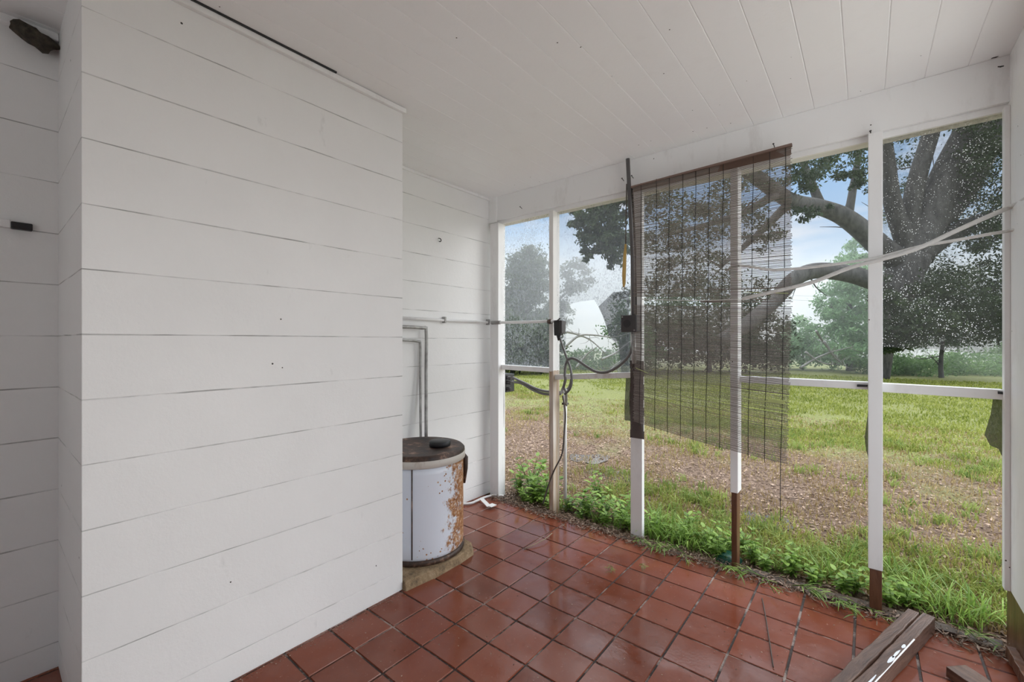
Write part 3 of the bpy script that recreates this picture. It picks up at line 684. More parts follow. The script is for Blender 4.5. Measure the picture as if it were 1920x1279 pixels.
# cup hook on block wall
t0 = W(826, 455, .002)
m = MB(); m.tube([W(822, 447, 0), W(824, 447, .02)] , .003, 6); m.tube([W(824, 447, .02) + Vector((0, .004 + .012 * math.sin(a), -.012 + .012 * math.cos(a))) for a in np.linspace(0, 3.6, 12)], .0035, 7)
tag(m.build('cup_hook', BLACK), 'small black cup hook screwed in the white block wall', 'hook')
p = at_x(833, 336, XL + .03); tag(MB().tube([p + Vector((0,-.018,0)), p + Vector((.004,.0,.004)), p + Vector((0,.022,0))], [.004,.007,.003], 7).build('hole_plug', BLACK), 'black bent staple in the cove trim above the heater', 'staple')
# dead leaves / droppings stuck in the right ceiling corner
for px, py, s, lab in ((1868, 107, .016, 'dark dead bug clump in the right ceiling corner'), (1838, 108, .010, 'small dark speck on the ceiling left of the corner clump'), (1876, 125, .010, 'dark grey insect husk on the beam under the corner clump')):
    p = at_y(px, py, YF - .012); m = MB()
    for k in range(7):
        d = Vector((random.uniform(-1, 1), random.uniform(-.1, .1), random.uniform(-.5, .5))) * s; m.tube([p, p + d], [.003, .0012], 5)
    tag(m.build('insect_husk', BLACK), lab, 'dead insect')

# ================================================================== ROPES
yr = 2.66
def Rp(px, py, y=yr): return at_y(px, py, y)
hose('rope', [at_x(1960, 350, XR - .01), Rp(1905,383,2.68), Rp(1850,407), Rp(1790,434), Rp(1730,462), Rp(1690,476), Rp(1650,487), Rp(1600,500), Rp(1560,515), Rp(1530,527), Rp(1490,538,2.655), Rp(1450,547,2.655), Rp(1415,555,2.66), Rp(1392,560,2.675)], .0095, ROPE, 'thicker white rope from the right corner sagging down to the blind', 'rope')
hose('rope', [at_x(1960, 410, XR - .01), Rp(1905,430,2.68), Rp(1850,440), Rp(1790,451), Rp(1730,461,2.67), Rp(1680,474,2.67), Rp(1640,484,2.66), Rp(1590,492), Rp(1540,499), Rp(1490,504,2.655), Rp(1450,506,2.655), Rp(1420,502,2.66), Rp(1398,499,2.68), Rp(1375,500,2.70), Rp(1362,508,2.71)], .0068, ROPE, 'thinner white rope from the right corner tied round the post behind the blind', 'rope')
hose('string_line', [Rp(1392,561,2.66), Rp(1340,563,2.655), Rp(1270,563,2.655), Rp(1200,561,2.655)], .0022, ROPE, 'thin pale string stretched across the bamboo blind', 'string')

# ================================================================== LUMBER AND DEBRIS ON THE TILES
def plank(name, a, b, wdt, th, z0, label, mat=WOOD_LUM, cat='timber', tilt=0, z1=None):
    a = Vector((a[0], a[1], 0)); b = Vector((b[0], b[1], 0)); d = (b - a); Ln = d.length; ang = math.atan2(d.y, d.x)
    z1 = z0 if z1 is None else z1
    n = 12; m = MB(); vs = []; fs = []
    for k in range(n + 1):
        yy = Ln * k / n; jj = .0025
        for (u, v_) in ((-wdt/2, 0), (wdt/2, 0), (wdt/2, th), (-wdt/2, th)):
            vs.append((u + random.uniform(-jj, jj), yy, v_ + z0 + (z1 - z0) * k / n + random.uniform(-jj, jj) * .5 + (.001 if v_ == 0 else 0)))
    for k in range(n):
        for q in range(4): fs.append((k*4+q, (k+1)*4+q, (k+1)*4+(q+1)%4, k*4+(q+1)%4))
    fs += [(0,1,2,3), (n*4+3, n*4+2, n*4+1, n*4)]
    m.add(vs, fs); o = m.build(name, mat, None, .003)
    o.location = a; o.rotation_euler = (0, 0, ang - math.pi / 2)
    return tag(o, label, cat)
pA = on_floor(1562, 1279, .085); pB = on_floor(1705, 1143, .085)
d = (Vector((pB.x, pB.y, 0)) - Vector((pA.x, pA.y, 0))).normalized(); nrm = Vector((d.y, -d.x, 0))
SA = Vector((pA.x, pA.y, 0)) - d * .05; SB = Vector((pB.x, pB.y, 0)) + d * .01
o1 = plank('lumber', SA + nrm * .012, SB + nrm * .012, .042, .080, .004, 'left of two weathered brown boards lying across the tile edge')
o2 = plank('lumber', SA + nrm * .056 - d * .02, SB + nrm * .056 + d * .03, .042, .074, .004, 'right of two weathered boards, streaked with white paint')
lp = MB(); lp.box((.0185, .10, .0755), (.0225, .62, .0775), jit=.0015); q_ = lp.build('paint_edge', W_PAINT, o2); q_['label'] = 'white paint left along the edge'
WP = MT('white_paint_smear', (.75,.78,.84), .4).m
m = MB()
for (s0, w0, L0) in ((.16, .006, .09), (.43, .010, .04), (.50, .007, .045), (.60, .009, .02)):
    vs = []
    for k in range(9):
        a = 2 * math.pi * k / 9; vs.append((.0 + .011 + w0 * .8 * math.cos(a) * random.uniform(.6, 1), .06 + s0 * .78 + L0 * math.sin(a) * random.uniform(.7, 1), .0788))
    b = MB().add(vs, [tuple(range(9))]).build('paint_smear', WP, o2); b['label'] = 'white paint smear'
c0, c1 = on_floor(1778, 1243, .045), on_floor(1900, 1330, .045)
plank('lumber', (c0.x + .02, c0.y, 0), (c1.x + .06, c1.y - .02, 0), .085, .042, .003, 'short dark board end at the bottom right corner')
c0, c1 = on_floor(1895, 1222, .04), on_floor(1935, 1290, .04)
plank('lumber', (c0.x, c0.y, 0), (c1.x, c1.y, 0), .03, .05, .012, 'reddish narrow board at the foot of the right corner post', WOOD_RED)
# bent white metal bracket by the far corner
t = empty('metal_bracket', on_floor(915, 948), 'bent white metal bracket lying on the tiles near the far corner', 'bracket')
p0, p1, p2 = on_floor(903, 936, .03), on_floor(917, 950, .02), on_floor(927, 946, .02)
def strip(m, a, b, w_, th=.004):
    d_ = (b - a); n_ = Vector((-d_.y, d_.x, 0)).normalized() * w_ / 2
    vs = [a - n_, a + n_, b + n_, b - n_]; vs += [v + Vector((0, 0, th)) for v in vs]; m.add(vs, [(3,2,1,0),(4,5,6,7),(0,1,5,4),(1,2,6,5),(2,3,7,6),(3,0,4,7)])
m = MB(); strip(m, p0, p1, .035); m.build('long_arm', W_PAINT, t); m = MB(); strip(m, p1, p2, .05); m.build('short_arm', W_PAINT, t)
hose('loose_cable', [on_floor(868, 945, .012), on_floor(885, 943, .012), on_floor(905, 934, .014), on_floor(925, 929, .012), on_floor(945, 930, .010)], .009, W_PAINT, 'white loose cable lying along the foot of the block wall', 'cable')
hose('twig', [on_floor(1429, 1122, .004), on_floor(1437, 1165, .006), on_floor(1450, 1251, .004)], .0022, CORD, 'long thin dark twig lying on the tiles', 'twig', n=3)
hose('twig', [on_floor(983, 1030, .006), on_floor(1020, 1012, .02), on_floor(1035, 1000, .02)], .003, MT('dry_twig', (.30,.23,.15), .8).m, 'pale dry twig lying at the tile edge before the tan post', 'twig', n=3)
m = MB(); pz_ = on_floor(1330, 1058, 0.0)
prof = [(.075, 0), (.08, .03), (.06, .055), (.02, .062)]
m = MB(); m.lathe(prof, (0, 0, 0), 20); o = m.build('green_pot', MT('dark_green_plastic', (.01,.09,.07), .35).m); o.location = (on_floor(1352, 1062).x, 2.86, -.04)
tag(o, 'upturned dark green plastic bowl half hidden in the weeds', 'bowl')

# ================================================================== VEGETATION HELPERS
def quads_from(pos, size, up_bias=0., asp=.45, droop=0.):
    n = len(pos); d = rng.normal(size=(n, 3)); d[:, 2] -= droop; d /= np.linalg.norm(d, axis=1)[:, None]
    r = rng.normal(size=(n, 3)); s = np.cross(d, r); s /= np.linalg.norm(s, axis=1)[:, None]
    if not np.isscalar(size): size = size[:, None]
    h = d * size * .5; w_ = s * size * .5 * asp
    V = np.stack([pos - h, pos + w_, pos + h, pos - w_], 1).reshape(-1, 3)
    Fc = np.arange(4 * n).reshape(n, 4); return V, Fc
def cloud(clusters, leaf, per=55, sub=.16):
    """clusters: (centre, (rx,ry,rz), n). leaves gather in small sprays"""
    P = []; Rr = []
    for c, r, n in clusters:
        k = max(3, n // per)
        u = rng.normal(size=(k, 3)); u /= np.linalg.norm(u, axis=1)[:, None]; u *= rng.random((k, 1)) ** .40
        cs = np.array(c) + u * np.array(r)
        idx = rng.integers(0, k, n); sp = sub * (sum(r) / 3)
        P.append(cs[idx] + rng.normal(size=(n, 3)) * sp * np.array([1, 1, .65])); Rr.append(np.clip(rng.random(k)[idx] * .6 + rng.random(n) * .4, 0, 1))
    P = np.concatenate(P); Rr = np.concatenate(Rr)
    V, Fc = quads_from(P, leaf * rng.uniform(.6, 1.3, len(P)))
    return V, Fc, np.repeat(Rr, 4)
def limb(m, pts, r0, r1, seg=10, n=6):
    P = smooth_pts(pts, n); k = len(P); m.tube(P, [r0 + (r1 - r0) * i / (k - 1) for i in range(k)], seg); return P
def branchlets(m, P, cnt, ln, r, spread=.9):
    for _ in range(cnt):
        i = random.randrange(len(P) // 4, len(P)); a = P[i]; d = Vector((random.gauss(0, 1), random.gauss(0, 1), random.gauss(.15, .7))).normalized()
        L_ = ln * random.uniform(.5, 1.2); b = a + d * L_ * .5 + Vector((random.gauss(0, .1), 0, random.gauss(0, .1))) * L_; c_ = a + d * L_ + Vector((0, 0, random.uniform(-.3, .2) * L_))
        m.tube(smooth_pts([a, b, c_], 4), [r * (1 - .1 * q) for q in range(9)], 6)

# ---- the big oak
OZ = 15.0
def D(px, py, z=OZ): return at_d(px, py, z)
ob = D(1650, 640, OZ); tr = empty('oak_tree', (ob.x, ob.y, -.02), 'big dark spreading oak with forked trunks right of the bamboo blind', 'tree')
m = MB()
trunk = limb(m, [Vector((ob.x, ob.y, -.1)), D(1655, 640), D(1678, 560), D(1708, 480)], .25, .58, 14)
fork = D(1712, 485)
Ls = [
 ([fork, D(1690, 430), D(1672, 370), D(1662, 290), D(1650, 200), D(1640, 100)], .32, .16),
 ([fork, D(1708, 400), D(1724, 320), D(1748, 240), D(1765, 150), D(1780, 60)], .30, .2),
 ([fork, D(1740, 420), D(1775, 330), D(1815, 250), D(1850, 180), D(1900, 80)], .55, .36),
 ([D(1745, 420), D(1790, 380), D(1840, 300), D(1890, 210), D(1960, 120)], .42, .25),
 ([D(1725, 480), D(1780, 440), D(1850, 410), D(1930, 395), D(2050, 360)], .34, .15),
 ([D(1700, 500), D(1660, 470), D(1622, 436), D(1580, 405), D(1535, 388), D(1480, 375, 13.5), D(1400, 320, 12.5), D(1330, 290, 12)], .40, .16),
 ([D(1690, 545), D(1640, 528), D(1590, 513), D(1530, 508), D(1490, 523), D(1450, 565), D(1400, 608, 14), D(1350, 640, 14)], .32, .22),
 ([D(1455, 365, 13), D(1390, 400, 13), D(1330, 420, 13), D(1250, 440, 12.5)], .13, .05),
 ([D(1480, 380, 13.5), D(1420, 440, 13.5), D(1350, 500, 13)], .14, .06),
 ([D(1540, 388), D(1520, 340), D(1500, 290), D(1470, 230)], .16, .06),
 ([D(1590, 410), D(1600, 350), D(1612, 280), D(1625, 200)], .14, .06),
 ([D(1400, 320, 12.5), D(1300, 270, 11.5), D(1210, 300, 10.5), D(1150, 360, 10)], .16, .05),
]
for pts, r0, r1 in Ls:
    P = limb(m, pts, r0, r1, 11); branchlets(m, P, 4, 1.2, .035)
m.build('trunk', BARK, tr)
cz = []
def blob(px, py, z, rpx, rpy, n, dep=1.0):
    k = z / FPX; cz.append((D(px, py, z), (rpx * k, max(rpx, rpy) * k * dep, rpy * k), n))
# around the forked trunks (last bay)
for a in [(1672,560,13,30,40,1500),(1690,620,13,44,36,2200),(1665,650,13.5,30,24,900),(1730,600,13,50,40,2400),(1780,540,13.5,60,40,2400),(1850,600,13,60,44,2800),(1670,240,14,40,50,900),(1700,290,16,40,60,700),(1860,240,14,50,60,2200),(1870,330,14,55,60,2600),(1830,410,15,60,50,2400),(1880,460,14,50,60,2600),
          (1750,520,16,70,45,2600),(1680,500,16.5,40,60,1400),(1820,560,15,80,55,3800),(1700,590,16,50,50,2600),(1780,610,15.5,80,36,3600),(1880,590,14.5,60,60,3000),(1675,400,17,30,60,700),
          (1740,200,15,60,50,1000),(1820,150,15,80,60,1800),(1900,130,14,80,60,1800),(1660,120,15,80,50,1500),(1790,350,17,40,60,700),(1960,330,14,70,120,2500)]: blob(*a)
# hanging over the clear screen
for a in [(1510,320,13,42,38,1500),(1545,300,13.5,45,28,1100),(1490,270,13,40,35,900),(1600,300,14,32,42,1100),(1612,345,14,24,28,600),(1590,250,14,60,30,900),(1500,400,13.5,34,16,420),(1535,390,13.5,22,14,260),(1520,220,13,80,40,1500)]: blob(*a)
# above and behind the blind
for a in [(1430,310,12.5,50,40,780),(1400,400,13,60,40,900),(1340,360,12,60,50,1140),(1290,430,12.5,60,50,1200),(1240,390,11.5,55,55,1200),(1230,470,12.5,50,40,840),(1330,470,13,70,45,1020),(1420,450,13.5,50,28,540),(1270,520,13,70,40,1020),(1370,540,14,70,40,900),(1300,290,12,90,50,1320),(1210,560,13,50,40,720)]: blob(*a)
# the spray hanging in the second bay
for a in [(1150,390,9.5,40,30,1700),(1110,395,9.5,38,26,1300),(1125,440,9.5,40,34,1700),(1155,450,9.5,28,44,1300),(1105,475,9.5,18,18,380),(1085,425,9.5,18,20,380),(1150,500,9.5,14,16,200),(1190,330,9.5,70,40,2000)]: blob(*a)
V, Fc, Rn = cloud(cz, .115, 60, .17)
np_mesh('foliage', V, Fc, OAKLEAF, tr, Rn)['kind'] = 'stuff'

# ---- other trees
def tree(label, base, clusters, limbs, leafmat, leaf, bark=BARK, name='tree', cat='tree', per=60, sub=.17):
    t = empty(name, (base.x, base.y, -.02), label, cat); m = MB()
    for pts, r0, r1 in limbs:
        P = limb(m, pts, r0, r1, 8); branchlets(m, P, 6, .9, .02)
    m.build('trunk', bark, t)
    cs = []
    for px, py, z, rx, ry, n in clusters:
        k = z / FPX; cs.append((at_d(px, py, z), (rx * k, max(rx, ry) * k, ry * k), n))
    V, Fc, Rn = cloud(cs, leaf, per, sub); np_mesh('foliage', V, Fc, leafmat, t, Rn)['kind'] = 'stuff'
    return t
def G(px, z): r = ray(px); return Vector((r[0] * z, r[1] * z, -.05))
tree('pale green feathery tree behind the clear screen', G(1595, 19), [(1618,450,19,18,24,800),(1600,520,19,34,50,2600),(1580,560,19,44,40,2600),(1615,590,19,40,60,3000),(1570,610,18.5,34,40,1900),(1610,480,19,24,30,900),(1555,580,19,24,26,700),(1590,650,18,50,30,1800),(1625,650,18,30,40,1200)],
     [([G(1595,19), D(1597,620,19), D(1592,560,19), D(1605,500,19)], .18, .05), ([D(1597,630,19), D(1570,590,19), D(1555,570,19)], .09, .03)], PALELEAF, .15)
tree('low green bush at right edge of the bamboo blind', G(1505, 20), [(1500,618,20,30,26,1700),(1515,655,20,42,28,2200),(1480,660,20,44,34,2000),(1560,672,20,40,20,1600)],
     [([G(1505,20), D(1505,650,20), D(1498,620,20)], .06, .02)], PALELEAF, .14, name='bush', cat='bush')
tree('green undergrowth beneath the oak in the last bay', G(1800, 18), [(1690,690,17,60,22,2600),(1760,680,18,60,30,2600),(1830,690,17,60,26,2600),(1890,680,17,50,34,2400),(1650,690,17,40,20,1400),(1960,680,17,60,34,2000)],
     [([G(1800,18), D(1800,690,18), D(1795,650,18)], .06, .02)], leaf_mat('undergrowth_leaf', (.10,.20,.07), (.27,.42,.16)), .13, name='undergrowth', cat='bush')
tree('slender young tree standing in the undergrowth of the last bay', G(1765, 15.5), [(1765,640,15.5,36,24,800)],
     [([G(1765,15.5), D(1764,680,15.5), D(1768,640,15.5)], .08, .05)], BUSHLEAF, .10, name='sapling', cat='tree')
tree('rounded grey green tree seen through the misted first bay', G(985, 22), [(990,500,22,36,44,3200),(965,540,22,40,44,3200),(1010,545,22,40,40,2600),(985,600,22,60,40,3600),(940,590,22,40,50,2600)],
     [([G(985,22), D(985,640,22), D(988,540,22)], .25, .1)], OAKLEAF, .2)
tree('faint grey green tree between the first and second bay', G(1041, 24), [(1080,525,24,26,36,1800),(1040,590,24,24,40,1800),(1020,600,24,30,40,1200)],
     [([G(1041,24), D(1041,640,24), D(1045,570,24), D(1075,540,24)], .12, .05)], OAKLEAF, .2)
tree('dark hedge row across the lawn end behind the first bay', G(960, 17.4), [(900,650,17.4,60,44,3400),(960,648,17.4,60,46,5200),(1015,650,17.4,40,44,4200),(840,650,17.4,60,60,2500)],
     [([G(960,17.4), D(960,690,17.4), D(960,650,17.4)], .1, .04)], OAKLEAF, .17, name='hedge', cat='hedge')
tree('brushy thicket across the lawn end behind the torn screen', G(1130, 20), [(1070,678,20,44,22,1600),(1120,676,20,50,22,1800),(1172,620,17,22,60,2600),(1200,650,17,40,44,2400)],
     [([G(1130,20), D(1130,690,20), D(1130,660,20)], .08, .03)], BUSHLEAF, .14, name='thicket', cat='thicket')
tree('dark shrub wall behind the bamboo blind', G(1330, 18), [(1230,640,18,60,50,3400),(1300,640,18,60,50,3600),(1370,640,18,60,50,3600),(1430,650,17.5,60,44,3000),(1300,570,19,100,50,3400),(1420,590,19,60,40,1800)],
     [([G(1330,18), D(1330,690,18), D(1330,620,18)], .15, .06)], OAKLEAF, .17, name='shrub', cat='shrub')
tree('distant tree row beyond the oak at far right', G(1850, 30), [(1700,600,30,80,60,3600),(1820,600,30,80,60,3600),(1940,600,30,90,70,3600),(1560,650,32,80,30,2200)],
     [([G(1850,30), D(1850,640,30), D(1850,600,30)], .3, .1)], OAKLEAF, .3, name='tree_row')
# fallen bare branches
def dead(label, strokes, z, mat=PALEBARK):
    t = MB()
    for s in strokes:
        P = limb(t, [D(a, b, z + dz) for a, b, dz in s], .045, .012, 7); branchlets(t, P, 10, .7, .010)
    return tag(t.build('fallen_branch', mat), label, 'branch')
dead('bare fallen branches arching behind the hole in the torn screen', [[(1060,650,0),(1085,630,0),(1110,628,.2),(1150,632,.3),(1180,625,.3)], [(1062,622,0),(1085,628,0),(1110,640,.2),(1140,668,.3)], [(1128,674,-.2),(1150,664,0),(1170,650,.1),(1182,640,.1)], [(1080,690,0),(1100,665,0),(1120,650,0)], [(1140,700,0),(1160,680,0),(1180,672,0)]], 15)
dead('grey fallen branches heaped before the pale green tree', [[(1500,690,0),(1530,672,0),(1560,660,0),(1600,650,0)], [(1545,640,0),(1565,670,0),(1590,690,0)], [(1530,620,0),(1550,650,.3),(1575,676,.3)], [(1510,660,0),(1540,680,0),(1580,684,0)]], 16.5)

# overhead wires
for y0, y1 in ((556, 560), (564, 569)):
    tag(MB().tube([D(1380, y0 - 6, 30), D(1640, y1, 30)], .012, 5).build('power_line', DKGREY), 'thin overhead wire low in the sky right of the blind, %s of two' % ('upper' if y0 == 556 else 'lower'), 'wire')

# ================================================================== LAWN
def area_pts(n, y0, y1, power, wx=(-.95, .36)):
    u = rng.random(n) ** power; y = y0 + (y1 - y0) * u; x = (wx[0] + (wx[1] - wx[0]) * rng.random(n)) * y - .2; return x, y
def nz(x, y, s, o=0): return np.array([noise.noise(Vector((a * s + o, b * s, o))) for a, b in zip(x, y)])
def blades(x, y, h, w_, lean, rn, seg=1):
    n = len(x); z = np.array([gz(a, b) for a, b in zip(x, y)]); a = rng.random(n) * 6.283; l = rng.random(n) * 6.283
    base = np.stack([x, y, z - .005], 1); s = np.stack([np.cos(a), np.sin(a), np.zeros(n)], 1) * (w_ / 2)[:, None]
    ld = np.stack([np.cos(l), np.sin(l), np.zeros(n)], 1) * (lean * h)[:, None]
    mid = base + ld * .3 + np.stack([0*h, 0*h, h * .6], 1); tip = base + ld + np.stack([0*h, 0*h, h * (1 - .35 * lean)], 1)
    V = np.stack([base - s, base + s, mid + s * .8, mid - s * .8, tip], 1).reshape(-1, 3)
    o = np.arange(n)[:, None] * 5
    Fc = np.concatenate([o + np.array([[0, 1, 2]]), o + np.array([[0, 2, 3]]), o + np.array([[3, 2, 4]])], 0)
    return V, Fc, np.repeat(rn, 5)
def patch(x, y): return nz(x, y, .75, 4.0) * .8 + nz(x, y, 2.6, 9.0) * .45 + .30
def grass(name, n, y0, y1, power, hh, ww, thr, mat, label, bias=0):
    x, y = area_pts(n, y0, y1, power); p = patch(x, y) + bias * (y - 5) + .26 * np.clip((x + .35 * y + .3), -1, .6)
    k = (p + rng.normal(0, .16, n)) > thr; x, y, p = x[k], y[k], p[k]; m_ = len(x)
    V, Fc, Rn = blades(x, y, hh * rng.uniform(.45, 1.3, m_), ww * rng.uniform(.6, 1.2, m_) * (1 + .12 * np.maximum(y - 4, 0)), rng.uniform(.1, .9, m_), np.clip(rng.random(m_) * .7 + .35 * nz(x, y, 1.4, 2) + .1, 0, 1))
    return tag(np_mesh(name, V, Fc, mat, None, Rn), label, 'grass', kind='stuff')
grass('lawn_grass', 110000, 2.95, 8.0, 1.5, .075, .0075, .62, GRASS, 'patchy bright green grass growing out of the leaf litter')
grass('dry_lawn_grass', 50000, 2.9, 9.0, 1.3, .05, .006, .0, GRASSDRY, 'yellowed dry grass blades among the green')
grass('far_lawn_grass', 90000, 7.0, 20, 1.2, .07, .011, .38, GRASS, 'short green grass further out on the lawn', .04)
def clumps(name, n, y0, y1, per, hh, ww, label, thr):
    cx, cy = area_pts(n, y0, y1, 1.1); p = patch(cx, cy) + .30 * np.clip((cx + .35 * cy + .3), -1, .6); k = p + rng.normal(0, .15, n) > thr; cx, cy = cx[k], cy[k]
    x = np.repeat(cx, per) + rng.normal(0, .028, len(cx) * per); y = np.repeat(cy, per) + rng.normal(0, .028, len(cx) * per); m_ = len(x)
    V, Fc, Rn = blades(x, y, hh * rng.uniform(.5, 1.3, m_), ww * rng.uniform(.7, 1.2, m_), rng.uniform(.3, 1.1, m_), np.clip(np.repeat(rng.random(len(cx)), per) * .7 + rng.random(m_) * .35, 0, 1))
    return tag(np_mesh(name, V, Fc, GRASSB, None, Rn), label, 'grass', kind='stuff')
GRASSB = leaf_mat('bright_grass_blade', (.10,.18,.035), (.40,.48,.15), .45)
clumps('grass_clumps', 1500, 2.95, 7.5, 18, .095, .0085, 'taller bright green grass clumps scattered over the lawn', .50)
# leaf litter
x, y = area_pts(42000, 2.74, 9, 1.5); z = np.array([gz(a, b) for a, b in zip(x, y)]) + rng.uniform(0, .012, len(x))
V, Fc = quads_from(np.stack([x, y, z], 1), .034 * rng.uniform(.5, 1.3, len(x)), asp=.5); c_ = V.reshape(-1, 4, 3); ce = c_.mean(1, keepdims=True); c_[:, :, 2] = ce[:, :, 2] + (c_[:, :, 2] - ce[:, :, 2]) * .4
tag(np_mesh('leaf_litter', c_.reshape(-1, 3), Fc, LITTER, None, np.repeat(rng.random(len(x)), 4)), 'brown fallen leaves scattered over the soil', 'leaf litter', kind='stuff')
# litter and roots along the tile edge
n = 5200; x = rng.uniform(-2.4, .75, n); y = 2.70 + rng.normal(0, .035, n) + .05 * (rng.random(n) ** 3) * np.sign(rng.random(n) - .7); z = rng.uniform(.0, .022, n)
V, Fc = quads_from(np.stack([x, y, z], 1), .030 * rng.uniform(.4, 1.6, n), asp=.22); c_ = V.reshape(-1, 4, 3); ce = c_.mean(1, keepdims=True); c_[:, :, 2] = np.maximum(ce[:, :, 2] + (c_[:, :, 2] - ce[:, :, 2]) * .5, .001)
tag(np_mesh('edge_debris', c_.reshape(-1, 3), Fc, LITTER, None, np.repeat(rng.random(n), 4) * .6), 'band of dead leaves and roots along the tile edge', 'leaf litter', kind='stuff')
# bits on tiles
n = 900; x = rng.uniform(-1.8, .45, n); y = rng.uniform(1.0, 2.68, n); x = np.concatenate([x, XB + .01 + np.abs(rng.normal(0, .02, 500))]); y = np.concatenate([y, rng.uniform(.2, 1.4, 500)]); n = len(x)
V, Fc = quads_from(np.stack([x, y, np.full(n, .004)], 1), .008 * rng.uniform(.3, 1.3, n), asp=.6); V[:, 2] = .0025 + (V[:, 2] - .004) * .3
tag(np_mesh('tile_crumbs', V, Fc, LITTER, None, np.repeat(rng.random(n), 4)), 'tiny crumbs of dirt scattered on the wet tiles', 'dirt', kind='stuff')
# puddle on the soil
for i, (px, py, sx, sy, lab) in enumerate([(1108, 858, .30, .14, 'shallow puddle reflecting sky behind the tan post'), (1140, 888, .34, .10, 'muddy puddle nearer the tile edge, second bay'), (1440, 975, .22, .10, 'small puddle right of the brown footed blind post')]):
    p = on_floor(px, py, -.01); m = MB(); vs = []
    for k in range(24):
        a = 2 * math.pi * k / 24; rr = 1 + .35 * noise.noise(Vector((math.cos(a) * 1.5 + i * 7, math.sin(a) * 1.5, 0))); vs.append((sx * .8 * rr * math.cos(a), sy * 1.6 * rr * math.sin(a), 0))
    m.add(vs, [tuple(range(24))]); o = m.build('puddle', PUDDLE); o.location = (p.x, p.y, gz(p.x, p.y) + .006); tag(o, lab, 'puddle')

# ================================================================== WEEDS ALONG THE EDGE
def strip_leaf(V, Fc, Rn, base, d, length, width, droop, rn, segs=4):
    d = d.normalized(); side = d.cross(Vector((0, 0, 1)))
    side = side.normalized() if side.length > 1e-3 else Vector((1, 0, 0)); o = len(V); p = base.copy(); dd = d.copy()
    for k in range(segs + 1):
        s = k / segs; wv = width * math.sin(math.pi * min(.12 + .88 * s, 1)) ** .8 * .5 if k < segs else .0004
        V.append(p - side * wv); V.append(p + side * wv); Rn += [rn, rn]
        p = p + dd * (length / segs); dd = (dd + Vector((0, 0, -droop / segs))).normalized()
    for k in range(segs): Fc.append((o + 2*k, o + 2*k + 1, o + 2*k + 3, o + 2*k + 2))
def weed_mesh(kind):
    V = []; Fc = []; Rn = []; SV = MB()
    if kind == 'broad':
        for s in range(7):
            a = random.uniform(0, 6.28); h = random.uniform(.07, .19); lean = random.uniform(.1, .7); b0 = Vector((random.gauss(0, .010), random.gauss(0, .010), 0)); tip = b0 + Vector((math.cos(a) * h * lean, math.sin(a) * h * lean, h))
            SV.tube([b0, b0.lerp(tip, .5) + Vector((0, 0, .01)), tip], [.002, .0017, .001], 5)
            nl = random.randint(5, 9)
            for q in range(nl):
                t_ = .25 + .75 * q / (nl - 1); an = q * 2.4 + a; p = b0.lerp(tip, t_)
                strip_leaf(V, Fc, Rn, p, Vector((math.cos(an), math.sin(an), random.uniform(.1, .7))), random.uniform(.035, .07), random.uniform(.018, .032), random.uniform(.3, 1.1), random.random())
    elif kind == 'tuft':
        for s in range(46):
            a = random.uniform(0, 6.28); b0 = Vector((random.gauss(0, .035), random.gauss(0, .03), 0))
            strip_leaf(V, Fc, Rn, b0, Vector((math.cos(a) * .5, math.sin(a) * .5, random.uniform(.6, 1.5))), random.uniform(.10, .24), random.uniform(.004, .008), random.uniform(.6, 2.0), random.random(), 5)
    else:   # runner: creeping grass on tiles
        for s in range(3):
            a = random.uniform(-2.6, -.5); b0 = Vector((0, 0, .006)); L_ = random.uniform(.10, .2); e_ = b0 + Vector((math.cos(a) * L_, math.sin(a) * L_, random.uniform(0, .03)))
            SV.tube([b0, b0.lerp(e_, .5) + Vector((0, 0, .025)), e_], .0018, 5)
            for q in range(6):
                p = b0.lerp(e_, .3 + .7 * q / 5) + Vector((0, 0, .012)); an = a + random.uniform(-1.3, 1.3)
                strip_leaf(V, Fc, Rn, p, Vector((math.cos(an), math.sin(an), random.uniform(.1, .9))), random.uniform(.04, .09), .006, 1.0, random.random())
    me = bpy.data.meshes.new('weed_' + kind); me.from_pydata([tuple(v) for v in V], [], Fc); a_ = me.attributes.new('rnd', 'FLOAT', 'POINT'); a_.data.foreach_set('value', Rn); me.materials.append(WEED)
    for p in me.polygons: p.use_smooth = True
    st = None
    if SV.v:
        st = bpy.data.meshes.new('stem'); st.from_pydata(SV.v, [], SV.f); st.materials.append(WEED); st.attributes.new('rnd', 'FLOAT', 'POINT')
    return me, st
protos = {k: [weed_mesh(k) for _ in range(3)] for k in ('broad', 'tuft', 'runner')}
NM = {'broad': 'broadleaf_weed', 'tuft': 'grass_tuft', 'runner': 'creeping_weed'}
WORD = {'broad': ('leafy green weed', 'leafy green weeds along the tile edge', 'weed'), 'tuft': ('long bladed grass tuft', 'grass tufts along the tile edge', 'grass'), 'runner': ('creeping grass sprig reaching over the tiles', 'creeping sprigs on the tiles', 'weed')}
POSTS_ = [(-2.42, 'corner post'), (-1.85, 'tan post'), (-1.18, 'blind edge post'), (-.58, 'brown footed post'), (.03, 'post right of the blind'), (.53, 'right corner post')]
ORD = ['first', 'second', 'third', 'fourth', 'fifth', 'sixth', 'seventh', 'eighth', 'ninth', 'tenth', 'eleventh', 'twelfth']
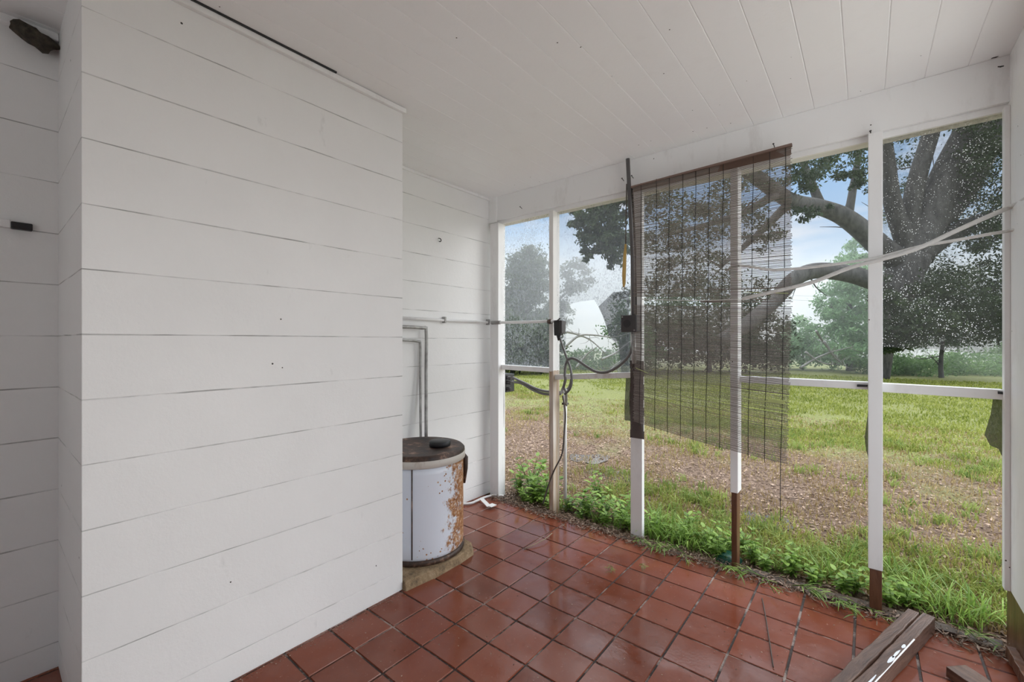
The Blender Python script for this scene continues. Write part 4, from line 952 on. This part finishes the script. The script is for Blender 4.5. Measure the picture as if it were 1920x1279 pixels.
def label_plants(lst):
    by = {}
    for k_, x_, o_ in lst:
        i_ = max(j for j in range(len(POSTS_) - 1) if POSTS_[j][0] <= x_ or j == 0); by.setdefault((k_, i_), []).append((x_, o_))
    for (k_, i_), v_ in by.items():
        v_.sort(key=lambda q: q[0]); wd, gp, ct = WORD[k_]
        for n_, (x_, o_) in enumerate(v_):
            if k_ == 'runner': lb = 'creeping sprig on tiles, %s to the right of the %s' % (ORD[n_], POSTS_[i_][1])
            else: lb = '%s, %s to the right of the %s' % (wd, ORD[n_], POSTS_[i_][1])
            tag(o_, lb, ct, gp)
PLANTS = []
def plant(kind, x_, y_, s, z_=None):
    me, st = random.choice(protos[kind]); o = bpy.data.objects.new(NM[kind], me); COL.objects.link(o)
    o.location = (x_, y_, gz(x_, y_) - .004 if z_ is None else z_); o.rotation_euler = (0, 0, random.uniform(0, 6.28) if kind != 'runner' else random.uniform(-.4, .4)); o.scale = (s, s, s * random.uniform(.85, 1.15))
    PLANTS.append((kind, x_, o))
    if st: q = bpy.data.objects.new('stem', st); COL.objects.link(q); q.parent = o
for x_, y_, s in [(-2.32,2.93,1.2),(-2.25,3.05,1.6),(-2.15,2.92,1.4),(-2.08,3.0,1.4),(-2.02,2.88,1.2),(-1.97,2.95,.9),(-2.2,2.84,.8),(-2.1,2.83,.8),(-1.95,2.85,.8),
                  (-1.78,2.90,1.0),(-1.70,2.95,1.05),(-1.62,2.88,.95),(-1.55,2.97,1.0),(-1.48,2.9,.95),(-1.40,2.96,1.1),(-1.33,2.88,1.0),(-1.27,2.95,1.1),(-1.66,2.82,.7),(-1.44,2.82,.75),(-1.7,3.25,1.1),
                  (-1.05,2.92,.8),(-.92,2.9,.8),(-.8,2.95,.95),(-.72,2.86,.85),(-.66,2.93,.9),(-.98,3.05,.9),(-.52,2.9,.9),(-.45,2.85,.8),(-.33,2.88,.9),(-.2,2.86,.8),(-.1,2.85,.9),(-.04,2.9,.8),(.09,2.87,.9),(.15,2.9,.8),(-.28,2.95,.7),(-.6,3.0,.8)]:
    plant('broad', x_ + random.gauss(0, .01), y_, s)
for x_, y_, s in [(-1.86,2.88,.7),(-1.18,2.9,1.1),(-1.1,2.86,1.0),(-1.0,2.85,1.1),(-.93,2.92,1.0),(-.85,2.86,1.1),(-.77,2.9,1.0),(-.69,2.84,.8),(-1.13,2.98,1.1),(-.5,2.95,.8),(-.38,2.9,.7),(-.18,2.95,.8),(.18,2.95,.8),(.28,2.92,.9),(.36,2.9,.8),(.42,3.0,1.0),(.24,3.1,.9),(-.3,3.1,.8),(-.1,3.15,.9),(.1,3.2,.9),(-1.52,2.85,.6),(-1.36,2.84,.6)]:
    plant('tuft', x_, y_, s)
for x_, y_, s in [(-1.15,2.70,1.0),(-1.03,2.69,.9),(-.85,2.69,1.0),(-.66,2.68,.9),(-.45,2.69,1.1),(-.3,2.69,1.1),(-.12,2.70,1.0),(-.02,2.69,.9),(.3,2.78,.9)]:
    plant('runner', x_, y_, s, .014)
for x_, y_, s in [(-1.02,2.42,.45),(-1.13,2.30,.5)]:
    plant('runner', x_, y_, s, .002)
    
label_plants(PLANTS)
# ================================================================== HAZE at the end of the lawn
HM = bpy.data.materials.new('morning_mist'); HM.use_nodes = True; ht = HM.node_tree; ht.nodes.clear()
vs_ = ht.nodes.new('ShaderNodeVolumeScatter'); vs_.inputs['Density'].default_value = .05; vs_.inputs['Color'].default_value = (.95,.97,1,1); vs_.inputs['Anisotropy'].default_value = .2
ou = ht.nodes.new('ShaderNodeOutputMaterial'); ht.links.new(vs_.outputs[0], ou.inputs['Volume'])
HM2 = HM.copy(); HM2.node_tree.nodes['Volume Scatter'].inputs['Density'].default_value = .085
for nm_, mt_, a, b, h_, lab in (('mist', HM2, (-40, 14.6, -.02), (-7.2, 28, 6.5), 0, 'denser mist behind the torn screens at the left end of the lawn'), ('mist', HM, (-7.1, 20.5, -.02), (30, 44, 6), 0, 'thin mist hanging beyond the pale green tree')):
    m = MB(); m.box(a, b); tag(m.build(nm_, mt_), lab, 'mist', kind='stuff')
